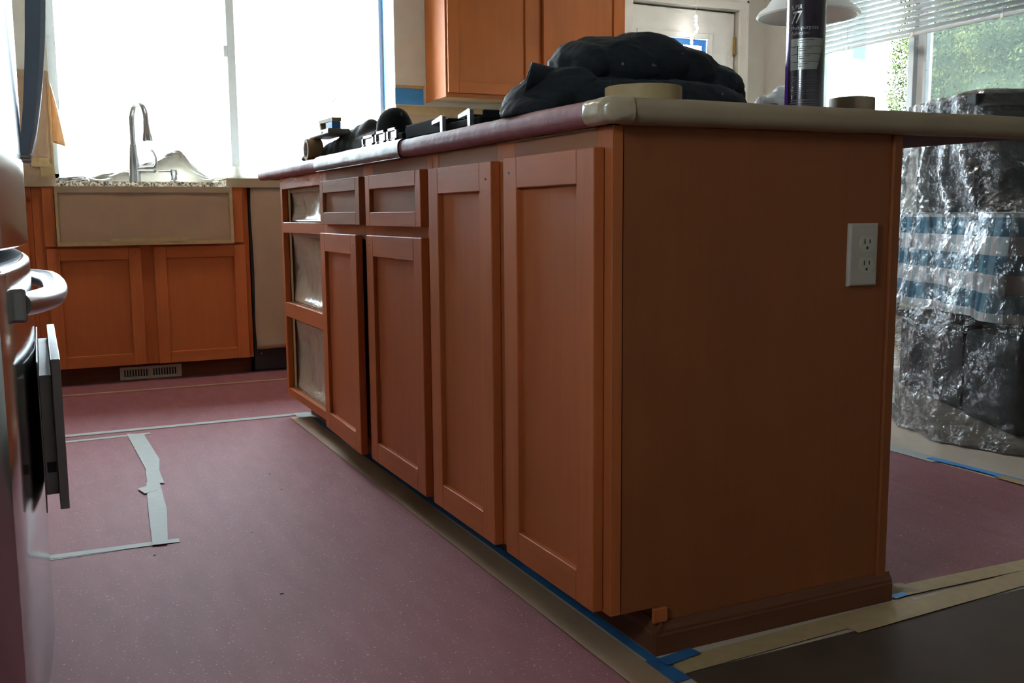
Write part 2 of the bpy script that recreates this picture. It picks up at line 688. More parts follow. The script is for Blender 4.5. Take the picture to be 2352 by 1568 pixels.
def blob(ells, voxel, amp=.006, nscale=18, amp2=.0, nscale2=60, zmin=None, seed=0.0, fold=0.0, fdir=(1, 0, 0), ffreq=60, ridge=0.0, rx=.4):
    """ellipsoids (center, radii, zrot, yrot) fused into one skin, wrinkled with noise"""
    bm = new()
    for c, rad, rz, ry in ells:
        mt = Matrix.Translation(Vector(c)) @ Matrix.Rotation(rz, 4, 'Z') @ Matrix.Rotation(ry, 4, 'Y') @ Matrix.Diagonal((*rad, 1))
        bmesh.ops.create_icosphere(bm, subdivisions=4, radius=1, matrix=mt)
    me = bpy.data.meshes.new('tmp')
    bm.to_mesh(me); bm.free()
    o = bpy.data.objects.new('tmp', me)
    COL.objects.link(o)
    md = o.modifiers.new('r', 'REMESH')
    md.mode = 'VOXEL'
    md.voxel_size = voxel
    sm = o.modifiers.new('s', 'SMOOTH')
    sm.iterations = 6
    dg = bpy.context.evaluated_depsgraph_get()
    me2 = bpy.data.meshes.new_from_object(o.evaluated_get(dg))
    bpy.data.objects.remove(o, do_unlink=True)
    bm = new()
    bm.from_mesh(me2)
    bpy.data.meshes.remove(me2)
    bm.normal_update()
    fd = Vector(fdir).normalized()
    mv = []
    for v in bm.verts:
        p = v.co
        d = amp * noise.noise(p * nscale + Vector((seed, 0, 0)))
        if amp2:
            d += amp2 * noise.noise(p * nscale2 + Vector((0, seed, 0)))
        if ridge:
            for s_, a_ in ((9, 1.0), (22, .5), (48, .22)):
                d += ridge * a_ * (1 - 2.4 * abs(noise.noise(Vector((p.x * s_ * rx + seed, p.y * s_, p.z * s_ * 1.5)))))
        if fold:
            ph = p.dot(fd) * ffreq + 2.2 * noise.noise(p * 9 + Vector((seed, seed, 0)))
            d += fold * (abs(math.sin(ph)) ** .6 - .6)
        mv.append(p + v.normal * d)
    for v, q in zip(bm.verts, mv):
        v.co = q
        if zmin is not None and v.co.z < zmin:
            v.co.z = zmin
    return bm


# ------------------------------------------------------------------ room shell
XL, XR, YB, YF, ZC = -1.66, 3.60, -3.4, 3.986, 2.44
struct('floor', box(XL - .2, XR + .2, YB - .2, YF + .2, -.06, 0), M['vinyl_floor'], label='beige vinyl floor under the paper')
struct('ceiling', box(XL - .2, XR + .2, YB - .2, YF + .2, ZC, ZC + .1), M['ceil'], label='white ceiling')
bm = new()
LY0, LY1, LZ0, LZ1 = -1.00, -.58, 1.30, 1.76  # opening for the added fill window by the fridge
bx(bm, XL - .15, XL, YB - .15, LY0, 0, ZC)
bx(bm, XL - .15, XL, LY0, LY1, 0, LZ0)
bx(bm, XL - .15, XL, LY0, LY1, LZ1, ZC)
bx(bm, XL - .15, XL, LY1, YF + .15, 0, ZC)
struct('wall_left', bm, M['wall'], label='tan kitchen wall behind the fridge')
struct('wall_back', box(XL, XR, YB - .15, YB, 0, ZC), M['wall'], label='tan wall')
# far wall with window opening (-.71..1.03, .985..2.10) and door opening (2.57..3.38, 0..2.03)
WX0, WX1, WZ0, WZ1 = -.712, 1.030, .930, 2.10
bm = new()
TW = .16
TWF = .235
bx(bm, XL, WX0, YF, YF + TWF, 0, ZC)
bx(bm, WX0, WX1, YF, YF + TWF, 0, WZ0)
bx(bm, WX0, WX1, YF, YF + TWF, WZ1, ZC)
bx(bm, WX1, 2.565, YF, YF + TWF, 0, ZC)
bx(bm, 2.565, 3.385, YF, YF + TWF, 2.035, ZC)
bx(bm, 3.385, XR + .15, YF, YF + TWF, 0, ZC)
struct('wall_far', bm, M['wall'], label='tan wall with the sink window and white door')
# right wall with window opening
RY0, RY1, RZ0, RZ1 = 1.98, 3.545, .90, 2.10
bm = new()
SY0, SY1, SZ0 = .80, 1.50, 1.20  # extra opening cut for the added dining-side fill window
bx(bm, XR, XR + TW, YB, SY0, 0, ZC)
bx(bm, XR, XR + TW, SY0, SY1, 0, SZ0)
bx(bm, XR, XR + TW, SY0, SY1, RZ1, ZC)
bx(bm, XR, XR + TW, SY1, RY0, 0, ZC)
bx(bm, XR, XR + TW, RY0, RY1, 0, RZ0)
bx(bm, XR, XR + TW, RY0, RY1, RZ1, ZC)
bx(bm, XR, XR + TW, RY1, YF, 0, ZC)
struct('wall_right', bm, M['wall'], label='tan wall with the blind-covered window')

# flush fill lamps added to brighten the room, above the view
def fill_lamp(x, y, label):
    t = thing('fill_lamp', label, 'lamp', (x, y, ZC))
    b = new()
    lathe(b, [(.0001, -.022), (.175, -.022), (.18, -.016), (.18, -.001), (.0001, -.001)], (x, y, ZC), 40)
    bmesh.ops.recalc_face_normals(b, faces=b.faces[:])
    obj('base_ring', b, M['nickel'], t, smooth=True)
    m, nt, bs_ = mat('fill_lamp_glass')
    bs_.inputs['Base Color'].default_value = (.9, .85, .75, 1)
    bs_.inputs['Emission Color'].default_value = (1.0, .92, .82, 1)
    bs_.inputs['Emission Strength'].default_value = FILL_POWER
    b = new()
    lathe(b, [(.16, -.022), (.155, -.045), (.13, -.072), (.09, -.092), (.045, -.102), (.0005, -.104)], (x, y, ZC), 40)
    bmesh.ops.recalc_face_normals(b, faces=b.faces[:])
    obj('glass_dome', b, m, t, smooth=True)


FILL_POWER = 5.5
fill_lamp(-.35, 2.75, 'added warm ceiling fill lamp over the kitchen aisle')
fill_lamp(2.75, 2.75, 'added warm ceiling fill lamp near the white door')

# sink window
wn = thing('window_1', 'wide bright sink window with a vinyl centre stile', 'window', (.16, 4.1, WZ0))
wn['kind'] = 'structure'
del wn['category']
obj('window_frame', box(WX0, WX0 + .045, 4.185, 4.218, WZ0, WZ1, .004), M['white_vinyl'], wn)
obj('window_frame', box(WX1 - .022, WX1, 4.185, 4.218, WZ0, WZ1, .004), M['white_vinyl'], wn)
obj('window_frame', box(WX0, WX1, 4.185, 4.218, WZ0, WZ0 + .035, .004), M['white_vinyl'], wn)
obj('window_frame', box(WX0, WX1, 4.185, 4.218, WZ1 - .035, WZ1, .004), M['white_vinyl'], wn)
st = obj('sash_stile', box(.162, .206, 4.180, 4.200, WZ0 + .03, WZ1 - .03, .004), M['white_vinyl'], wn)
obj('sash_latch', box(.142, .164, 4.165, 4.188, 1.58, 1.64, .004), M['white_vinyl'], st)
obj('pane', box(WX0 + .04, .164, 4.203, 4.206, WZ0 + .03, WZ1 - .03), M['glass'], wn)
obj('pane', box(.204, WX1 - .03, 4.208, 4.211, WZ0 + .03, WZ1 - .03), M['glass'], wn)
obj('window_sill', box(WX0, WX1, YF - .004, 4.185, WZ0 - .02, WZ0 + .002, .002), M['white'], wn)

# right window
wr = thing('window_2', 'dining window with grey centre mullion and insect screen', 'window', (3.7, 2.76, RZ0))
wr['kind'] = 'structure'
del wr['category']
for a in ((RY0, RY0 + .05), (RY1 - .05, RY1)):
    obj('window_frame', box(3.66, 3.73, a[0], a[1], RZ0, RZ1, .004), M['white_vinyl'], wr)
for a in ((RZ0, RZ0 + .05), (RZ1 - .05, RZ1)):
    obj('window_frame', box(3.66, 3.73, RY0, RY1, a[0], a[1], .004), M['white_vinyl'], wr)
obj('mullion', box(3.64, 3.70, 2.775, 2.815, RZ0 + .04, RZ1 - .04, .003), M['white_vinyl'], wr)
obj('sash_stile', box(3.67, 3.72, 2.715, 2.775, RZ0 + .04, RZ1 - .04, .003), M['white_vinyl'], wr)
obj('pane', box(3.695, 3.699, RY0 + .05, 2.72, RZ0 + .05, RZ1 - .05), M['glass'], wr)
obj('pane', box(3.685, 3.689, 2.81, RY1 - .05, RZ0 + .05, RZ1 - .05), M['glass'], wr)
obj('insect_screen', box(3.716, 3.717, RY0 + .05, 2.72, RZ0 + .05, RZ1 - .05), M['screen'], wr)
obj('window_sill', box(3.585, 3.66, RY0, RY1, RZ0 - .02, RZ0 + .003, .002), M['white'], wr)

w3 = thing('fill_window_right', 'added fill window in the right wall, out of view', 'window', (3.7, 1.15, SZ0))  # unseen window added to let fill daylight into the dining side
w3['kind'] = 'structure'
del w3['category']
for a in ((SY0, SY0 + .05), (SY1 - .05, SY1)):
    obj('window_frame', box(3.66, 3.73, a[0], a[1], SZ0, RZ1, .004), M['white_vinyl'], w3)
for a in ((SZ0, SZ0 + .05), (RZ1 - .05, RZ1)):
    obj('window_frame', box(3.66, 3.73, SY0 + .05, SY1 - .05, a[0], a[1], .004), M['white_vinyl'], w3)
obj('pane', box(3.695, 3.699, SY0 + .05, SY1 - .05, SZ0 + .05, RZ1 - .05), M['glass'], w3)

w4 = thing('fill_window_left', 'small added fill window near the fridge, out of view', 'window', (-1.74, -.85, LZ0))  # unseen opening added; its daylight lifts the near island faces
w4['kind'] = 'structure'
del w4['category']
for a in ((LY0, LY0 + .03), (LY1 - .03, LY1)):
    obj('window_frame', box(-1.77, -1.72, a[0], a[1], LZ0, LZ1, .003), M['white_vinyl'], w4)
for a in ((LZ0, LZ0 + .03), (LZ1 - .03, LZ1)):
    obj('window_frame', box(-1.77, -1.72, LY0 + .03, LY1 - .03, a[0], a[1], .003), M['white_vinyl'], w4)
obj('pane', box(-1.748, -1.744, LY0 + .03, LY1 - .03, LZ0 + .03, LZ1 - .03), M['glass'], w4)

# door
dr = thing('door_1', 'white exterior door with taped glass pane', 'door', (2.97, 4.05, 0))
dr['kind'] = 'structure'
del dr['category']
DX0, DX1, DT = 2.575, 3.372, 2.020
gx0, gx1, gz0, gz1 = 2.655, 3.170, 1.10, 1.850
bm = new()
bx(bm, DX0, gx0, 4.02, 4.065, .01, DT)
bx(bm, gx1, DX1, 4.02, 4.065, .01, DT)
bx(bm, gx0, gx1, 4.02, 4.065, gz1, DT)
bx(bm, gx0, gx1, 4.02, 4.065, .01, gz0)
obj('door_leaf', bm, M['white'], dr)
for a in ((gx0 - .03, gx0 + .004, gz0 - .03, gz1 + .03), (gx1 - .004, gx1 + .03, gz0 - .03, gz1 + .03)):
    obj('glazing_bead', box(a[0], a[1], 4.008, 4.03, a[2], a[3], .004), M['white'], dr)
for a in ((gz0 - .03, gz0 + .004), (gz1 - .004, gz1 + .03)):
    obj('glazing_bead', box(gx0, gx1, 4.008, 4.03, a[0], a[1], .004), M['white'], dr)
obj('pane', box(gx0, gx1, 4.04, 4.045, gz0, gz1), M['glass'], dr)
obj('door_stop', box(2.5655, 2.60, 4.066, 4.14, 0, 2.0345), M['white'], dr)
obj('door_stop', box(3.35, 3.3845, 4.066, 4.14, 0, 2.0345), M['white'], dr)
obj('door_stop', box(2.60, 3.35, 4.066, 4.14, 1.99, 2.0345), M['white'], dr)
obj('threshold', box(2.5655, 3.3845, YF, 4.14, 0, .012), M['white'], dr)
for z in (1.76, .95, .2):
    obj('hinge', box(3.366, 3.384, 4.004, 4.022, z, z + .11, .002), M['brass'], dr)
# masking tape round the pane
tp = thing('painter_tape', 'bright blue painter tape framing the glass of the white door', 'tape', (2.9, 4.0, 1.1))
obj('strip', box(gx0 + .004, gx1 - .004, 4.036, 4.0375, gz1 - .045, gz1 - .006), M['blue_thin'], tp)
obj('strip', box(gx0 + .004, gx0 + .034, 4.036, 4.0375, gz0 + .01, gz1 - .045), M['blue_thin'], tp)
obj('strip', box(gx1 - .040, gx1 - .004, 4.036, 4.0375, gz0 + .01, gz1 - .045), M['blue_thin'], tp)

# door casing
tr = thing('trim_1', 'white casing round the exterior door', 'trim', (2.97, YF, 0))
tr['kind'] = 'structure'
del tr['category']


def casing(p0, p1):
    return box(p0[0], p1[0], YF - .018, YF - .0005, p0[1], p1[1], .003)


obj('casing_board', casing((2.505, 0), (2.567, 2.098)), M['white'], tr)
obj('casing_board', casing((3.383, 0), (3.446, 2.098)), M['white'], tr)
obj('casing_board', casing((2.567, 2.036), (3.383, 2.098)), M['white'], tr)
obj('casing_bead', box(3.430, 3.449, YF - .024, YF - .017, 0, 2.1, .002), M['white'], tr)
obj('casing_bead', box(2.502, 3.449, YF - .024, YF - .017, 2.085, 2.102, .002), M['white'], tr)
struct('baseboard_far', box(3.449, XR, YF - .013, YF, 0, .09, .002), M['white'])
struct('baseboard_right', box(XR - .013, XR, YB, YF - .013, 0, .09, .002), M['white'])

# ------------------------------------------------------------------ outdoors
struct('ground', box(-60, 60, 4.3, 90, -.35, -.3), M['ground'])
struct('ground', box(3.9, 60, -60, 4.3, -.35, -.3), M['ground'])


def hedge(name, x0, x1, y0, y1, z1, label, n, seed):
    rnd = random.Random(seed)
    t = thing(name, label, 'hedge', ((x0 + x1) / 2, (y0 + y1) / 2, -.3))
    obj('core', box(x0 + .12, x1, y0 + .1, y1 - .12, -.3, z1 - .12), M['leaf_core'], t)
    vs_, fs = [], []
    for i in range(n):
        if rnd.random() < .86:
            p = Vector((x0, rnd.uniform(y0, y1), rnd.uniform(-.2, z1)))
            nn = Vector((-1, 0, 0))
        else:
            p = Vector((rnd.uniform(x0, x1), y1, rnd.uniform(-.2, z1)))
            nn = Vector((0, 1, 0))
        d = .16 * noise.noise(p * 2.6) + .07 * noise.noise(p * 8) - rnd.random() * .12
        p = p + nn * d
        s = rnd.uniform(.007, .019)
        a = Vector((rnd.gauss(0, 1), rnd.gauss(0, 1), rnd.gauss(0, 1) + .8)).normalized()
        b = (nn + Vector((rnd.gauss(0, .6), rnd.gauss(0, .6), rnd.gauss(0, .6)))).cross(a).normalized()
        k = len(vs_)
        vs_ += [p - a * s, p + b * s * .5, p + a * s, p - b * s * .5]
        fs.append((k, k + 1, k + 2, k + 3))
    off = WLOC[t.name]
    me = bpy.data.meshes.new('foliage')
    me.from_pydata([tuple(v - off) for v in vs_], [], fs)
    me.materials.append(M['leaf'])
    o = bpy.data.objects.new('foliage', me)
    COL.objects.link(o)
    o.parent = t
    o['kind'] = 'stuff'
    return t


hedge('clipped_hedge', 6.2, 7.4, -.5, 5.40, 3.6, 'tall yellow-green hedge outside the dining window', 230000, 3)
po = thing('porch_post', 'pale blue-white porch post outside the dining window', 'post', (5.0, 4.55, -.3))
obj('shaft', box(4.93, 5.07, 4.56, 4.70, -.3, 3.2, .008), M['concrete'], po)
obj('base_block', box(4.90, 5.10, 4.53, 4.73, -.3, -.1, .008), M['concrete'], po)
fn = thing('board_fence', 'orange-brown board fence seen through the door glass', 'fence', (4.6, 6.5, -.3))
for i in range(4):
    obj('board', box(4.20 + i * .135, 4.20 + i * .135 + .13, 6.5, 6.52, -.3, 3.2, .003), M['brown_paint'], fn)
obj('rail', box(4.20, 4.735, 6.52, 6.56, .2, .3), M['brown_paint'], fn)
obj('rail', box(4.20, 4.735, 6.52, 6.56, 1.6, 1.7), M['brown_paint'], fn)

# ------------------------------------------------------------------ cabinet builders
def shaker(parent, name, axis, front, back, a0, a1, z0, z1, fw, wv, wh, wp, ajar=0.0, hinge=None, hole=None, label=None):
    """recessed-panel door or drawer front; axis is the width axis, front/back the depth planes"""
    sg = 1 if back > front else -1

    def B(p0, p1, d0, d1, q0, q1, bev=.0015):
        if axis == 'y':
            b = box(d0, d1, p0, p1, q0, q1, bev, 1)
        else:
            b = box(p0, p1, d0, d1, q0, q1, bev, 1)
        if ajar:
            if axis == 'y':
                bmesh.ops.rotate(b, verts=b.verts[:], cent=(back, hinge, 0), matrix=Matrix.Rotation(ajar, 3, 'Z'))
            else:
                bmesh.ops.rotate(b, verts=b.verts[:], cent=(hinge, back, 0), matrix=Matrix.Rotation(ajar, 3, 'Z'))
        return b
    d = obj(name, B(a0 + fw - .006, a1 - fw + .006, front + sg * .011, back, z0 + fw - .006, z1 - fw + .006, 0), wp, parent, label=label)
    obj('stile', B(a0, a0 + fw, front, back, z0, z1), wv, d)
    obj('stile', B(a1 - fw, a1, front, back, z0, z1), wv, d)
    obj('rail', B(a0 + fw, a1 - fw, front, back, z0, z0 + fw, .0015), wh, d)
    obj('rail', B(a0 + fw, a1 - fw, front, back, z1 - fw, z1, .0015), wh, d)
    if hole:
        b = new()
        pc, qc = hole
        c = (front - sg * .0003, pc, qc) if axis == 'y' else (pc, front - sg * .0003, qc)
        lathe(b, [(.0001, -.00005), (.0023, -.00005), (.0023, .0004), (.0001, .0004)] if sg < 0 else [(.0001, -.0002), (.0023, -.0002), (.0023, .0005), (.0001, .0005)], c, 12, 'x' if axis == 'y' else 'y')
        if ajar:
            bmesh.ops.rotate(b, verts=b.verts[:], cent=(back, hinge, 0), matrix=Matrix.Rotation(ajar, 3, 'Z'))
        obj('pull_hole', b, M['dark_seam'], d)
    return d


# ------------------------------------------------------------------ island
ZF, ZT = .081, .876
c1 = thing('base_cabinet', 'orange-brown island cabinet with two tall doors and dark end panel', 'cabinet', (.3, .386, 0), 'island cabinets')
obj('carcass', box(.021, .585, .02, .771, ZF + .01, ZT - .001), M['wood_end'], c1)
for a in ((0, .045), (.345, .425), (.732, .7715)):
    obj('face_stile', box(0, .02, a[0], a[1], ZF, ZT, .001, 1), M['wood_v'], c1)
for a in ((.045, .345), (.425, .732)):
    obj('face_rail', box(0, .02, a[0], a[1], .825, ZT, .001, 1), M['wood_dusty'], c1)
    obj('face_rail', box(0, .02, a[0], a[1], ZF, .12, .001, 1), M['wood_y'], c1)
shaker(c1, 'door', 'y', -.0205, -.0005, .022, .356, .084, .843, .056, M['wood_v'], M['wood_y'], M['wood_panel'], hole=(.331, .815))
shaker(c1, 'door', 'y', -.0205, -.0005, .411, .748, .080, .841, .056, M['wood_v'], M['wood_y'], M['wood_panel'], hole=(.437, .808))
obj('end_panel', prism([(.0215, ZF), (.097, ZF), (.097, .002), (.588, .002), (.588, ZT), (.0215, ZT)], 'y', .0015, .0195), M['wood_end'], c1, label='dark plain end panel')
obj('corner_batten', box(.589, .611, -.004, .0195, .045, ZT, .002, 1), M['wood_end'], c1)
obj('toe_block', box(.082, .110, -.006, .0012, .0555, .0805, .001, 1), M['wood_v'], c1)
obj('toe_board', box(.097, .58, .0205, .770, 0, .09), M['moulding_y'], c1)
MP = [(0, 0), (-.0125, 0), (-.0125, .034), (-.0105, .037), (-.0105, .042), (-.006, .049), (-.0025, .055), (0, .055)]
obj('baseboard', prism([(p[0] + .0014, p[1]) for p in MP], 'x', .0832, .622), M['moulding'], c1, label='dark profiled base moulding')
obj('baseboard', prism([(p[0] + .0965, p[1]) for p in MP], 'y', -.0105, .771), M['moulding_y'], c1)

c2 = thing('base_cabinet', 'island cabinet with two small drawers over two doors, one ajar', 'cabinet', (.3, 1.25, 0), 'island cabinets')
obj('carcass', box(.045, .60, .774, 1.724, ZF + .01, ZT - .001), M['wood_end'], c2)
for a in ((.773, .812), (1.203, 1.292), (1.675, 1.7245)):
    obj('face_stile', box(0, .02, a[0], a[1], ZF, ZT, .001, 1), M['wood_v'], c2)
for a in ((.812, 1.203), (1.292, 1.675)):
    obj('face_rail', box(0, .02, a[0], a[1], .828, ZT, .001, 1), M['wood_dusty'], c2)
    obj('face_rail', box(0, .02, a[0], a[1], .675, .722, .001, 1), M['wood_y'], c2)
    obj('face_rail', box(0, .02, a[0], a[1], ZF, .12, .001, 1), M['wood_y'], c2)
shaker(c2, 'door', 'y', -.0205, -.0005, .799, 1.218, .079, .688, .055, M['wood_v'], M['wood_y'], M['wood_panel'], hole=(1.192, .662))
shaker(c2, 'door', 'y', -.0205, -.0005, 1.277, 1.692, .077, .688, .055, M['wood_v'], M['wood_y'], M['wood_panel'], ajar=-.028, hinge=1.692, hole=(1.302, .660))
shaker(c2, 'drawer', 'y', -.0205, -.0005, .799, 1.217, .712, .843, .036, M['wood_v'], M['wood_y'], M['wood_dusty'])
shaker(c2, 'drawer', 'y', -.0205, -.0005, 1.272, 1.682, .714, .844, .036, M['wood_dusty_v'], M['wood_dusty'], M['wood_dusty'])
obj('toe_board', box(.096, .108, .772, 1.724, 0, .09), M['wood_y'], c2)
obj('baseboard', prism([(p[0] + .0955, p[1]) for p in MP], 'y', .772, 1.724), M['moulding_y'], c2)

c3 = thing('base_cabinet', 'far island cabinet with three open drawer bays masked with film', 'cabinet', (.3, 2.02, 0), 'island cabinets')
for a in ((1.7255, 1.757), (2.286, 2.3145)):
    obj('face_stile', box(0, .02, a[0], a[1], ZF, ZT, .001, 1), M['wood_v'], c3)
for a in ((.836, ZT), (.681, .718), (.376, .428), (ZF, .109)):
    obj('face_rail', box(0, .02, 1.757, 2.286, a[0], a[1], .001, 1), M['wood_y'], c3)
obj('side_panel', box(.0205, .6, 1.727, 1.74, ZF, ZT), M['wood_end'], c3)
obj('side_panel', box(.0205, .6, 2.30, 2.3145, ZF, ZT), M['wood_end'], c3)
obj('back_panel', box(.588, .6, 1.742, 2.298, ZF, ZT), M['wood_end'], c3)
obj('bottom_panel', box(.0205, .585, 1.742, 2.298, ZF + .005, ZF + .02), M['wood_end'], c3)
obj('toe_board', box(.096, .108, 1.726, 2.30, 0, .09), M['wood_y'], c3)
obj('baseboard', prism([(p[0] + .0955, p[1]) for p in MP], 'y', 1.726, 2.30), M['moulding_y'], c3)


def bay(z0, z1, label, seed):
    """glossy masking film sagging into a drawer opening, with tape round the rim"""
    t = thing('masking_film', label, 'masking film', (.04, 2.02, z0), 'film in the drawer bays')
    y0, y1 = 1.758, 2.285

    def fn(a, b):
        y = y0 + .012 + (y1 - y0 - .024) * a
        z = z0 + .004 + (z1 - z0 - .008) * b
        e = min(a, 1 - a, ) * min(b, 1 - b)
        sag = .050 * (1 - math.exp(-38 * e))
        wr_ = .016 * noise.noise(Vector((y * 7, z * 9, seed))) + .007 * noise.noise(Vector((y * 22, z * 8, seed + 4)))
        return Vector((.026 + sag * .55 + wr_ * min(1, e * 30) + .03 * max(0, 1 - b * 5) * 0, y, z))
    obj('sheet', gridsurf(fn, 34, 22, .0008), M['bay_film'], t, smooth='all')
    k = .022
    obj('tape_strip', box(.0212, .0222, y1 - .034, y1 - .001, z0 + .001, z1 - .001), M['tape'], t)
    obj('tape_strip', box(.0212, .0222, y0 + .001, y0 + .012, z0 + .001, z1 - .001), M['tape'], t)
    obj('tape_strip', box(.0226, .0236, y0 + .012, y1 - .034, z1 - k * .6, z1 - .001), M['kraft'], t)
    obj('tape_strip', prism([(.021, z0 + .0004), (.06, z0 + .0004), (.06, z0 + .0014), (.021, z0 + .0014)], 'y', y0 + .002, y1 - .002), M['tape'], t)
    return t


bay(.718, .836, 'crinkled masking film in the shallow top drawer bay of the island', 1.3)
bay(.428, .681, 'crinkled masking film in the middle drawer bay of the island', 5.1)
bay(.109, .376, 'crinkled masking film in the bottom drawer bay of the island', 9.7)

# outlet on the end panel
ou = thing('wall_outlet', 'white double power outlet on the dark island end panel', 'outlet', (.523, 0, .605))
pb = box(.489, .556, -.0065, .0015, .607, .719)
bmesh.ops.bevel(pb, geom=[e for e in pb.edges if all(v.co.y < -.004 for v in e.verts)], offset=.004, segments=3, profile=.5, affect='EDGES')
obj('cover_plate', pb, M['outlet'], ou)
for zc in (.682, .644):
    pts = []
    for k in range(28):
        a = 2 * math.pi * k / 28
        px, pz = .0172 * math.cos(a), .0172 * math.sin(a)
        pz = max(-.0138, min(.0138, pz))
        pts.append((.5285 + px, zc + pz))
    rc = obj('receptacle', prism(pts, 'y', -.0078, -.006), M['almond'], ou)
    obj('slot', box(.5225 - .0011, .5225 + .0011, -.0081, -.0075, zc + .000, zc + .0085), M['dark_seam'], rc)
    obj('slot', box(.5345 - .0011, .5345 + .0011, -.0081, -.0075, zc + .001, zc + .008), M['dark_seam'], rc)
    obj('ground_hole', box(.5285 - .0022, .5285 + .0022, -.0081, -.0075, zc - .0095, zc - .0048), M['dark_seam'], rc)
b = new()
lathe(b, [(.0001, -.0012), (.002, -.001), (.0026, .0006), (.0001, .0006)], (.5285, -.0066, .663), 12, 'y')
obj('screw', b, M['almond'], ou)

# worktop and its paper
wt = thing('island_worktop', 'island worktop with rounded edge and breakfast overhang', 'worktop', (.42, 1.26, ZT))
sb = box(-.028, .945, -.028, 2.56, ZT + .0015, .915)
bmesh.ops.bevel(sb, geom=[e for e in sb.edges if abs(e.verts[0].co.z - e.verts[1].co.z) > .01], offset=.022, segments=5, profile=.5, affect='EDGES')
bmesh.ops.bevel(sb, geom=[e for e in sb.edges if abs(e.verts[0].co.z - e.verts[1].co.z) < .001 and abs(e.calc_face_angle(0)) > 1], offset=.014, segments=4, profile=.5, affect='EDGES')
M['slab'] = plain('dark_red_slab', (.10, .035, .035), .8, spec=.15)
obj('slab', sb, M['slab'], wt, smooth=True)


def edge_path(e, top_in, bot_in, o=0.0):
    """bullnose wrap path from underside to top; e = outer edge coordinate, inward is +"""
    zb, zt = ZT + .001 - o, .9156 + o
    pts = [(e + bot_in, zb), (e + .016, zb)]
    rr = .016
    for k in range(1, 7):
        a = math.pi / 2 * k / 7
        pts.append((e - o + rr - rr * math.sin(a), zb + rr - rr * math.cos(a)))
    pts.append((e - o, zb + rr))
    pts.append((e - o, zt - rr))
    for k in range(1, 7):
        a = math.pi / 2 * k / 7
        pts.append((e - o + rr - rr * math.cos(a), zt - rr + rr * math.sin(a)))
    pts.append((e + .02, zt))
    pts.append((e + top_in, zt))
    return pts


o = obj('paper_cover', shell(edge_path(-.0285, .30, .026), .001, 'y', .030, 2.555, 180, .0012, 2), M['rosin_wrap'], None, smooth=True)
tag(o, 'dark red paper folded over the long door-side edge of the island worktop', 'paper')
o = obj('paper_cover', shell(edge_path(-.0285, .22, .026), .0012, 'x', .012, .925, 70, .0014, 7), M['tan_paper'], None, smooth=True)
tag(o, 'tan masking paper folded over the near edge of the island worktop', 'paper')
ct = thing('masking_tape', 'shiny pale tape wrapped round the near corner of the island worktop', 'tape', (-.02, 0, .9))


def corner_wrap(y_len, x_len, o_, th, jit, seed):
    e, R = -.0285, .0225
    plan = []
    for k in range(8):
        plan.append((Vector((e, y_len + (e + R - y_len) * k / 7)), Vector((-1, 0))))
    for k in range(1, 9):
        a = math.pi / 2 * k / 9
        nn = Vector((-math.cos(a), -math.sin(a)))
        plan.append((Vector((e + R, e + R)) + nn * R, nn))
    for k in range(8):
        plan.append((Vector((e + R + (x_len - e - R) * k / 7, e)), Vector((0, -1))))
    sec = edge_path(0, .0215, .020, o_)
    bm2 = new()
    rows = []
    for p, nn in plan:
        row = []
        for d, z in sec:
            jj = jit * noise.noise(Vector((p.x * 60, p.y * 60, z * 90 + seed)))
            q = p - nn * (d - jj - th)
            row.append(bm2.verts.new((q.x, q.y, z + jj * .3)))
        rows.append(row)
    for A, B in zip(rows, rows[1:]):
        for k in range(len(sec) - 1):
            bm2.faces.new((A[k], A[k + 1], B[k + 1], B[k]))
    bmesh.ops.recalc_face_normals(bm2, faces=bm2.faces[:])
    return bm2


obj('wrap', corner_wrap(.042, .022, .0012, .0014, .0030, 3), M['gloss_tape'], ct, smooth=True)
o = obj('foil_tape', shell(edge_path(-.0285, .060, .002, .0030), .0010, 'y', .914, 1.694, 60, .0012, 9), M['foil'], None, smooth=True)
tag(o, 'wide silver foil tape wrapped over the worktop edge beside the cooktop', 'tape')
o = obj('masking_tape', box(-.0030, -.0002, .045, .42, .8725, .8752), M['tape'])
tag(o, 'thin tan tape edge under the island worktop above the nearest tall door', 'tape')

# ------------------------------------------------------------------ sink run along the far wall
YS = 3.376
s0 = thing('base_cabinet', 'narrow base cabinet beside the fridge, mostly hidden', 'cabinet', (-1.2, 3.7, 0), 'sink wall cabinets')
obj('carcass', box(-1.655, -.823, YS + .02, YF - .003, ZF + .02, .875), M['wood_end'], s0)
obj('face_stile', box(-.86, -.8225, YS, YS + .02, ZF, .875, .001, 1), M['wood_v'], s0)
obj('face_rail', box(-1.655, -.86, YS, YS + .02, .83, .875, .001, 1), M['wood_x'], s0)
shaker(s0, 'door', 'x', YS - .0205, YS - .0005, -1.30, -.842, .083, .838, .056, M['wood_v'], M['wood_x'], M['wood_panel'])
obj('toe_board', box(-1.655, -.823, 3.448, 3.46, 0, .1), M['wood_x'], s0)

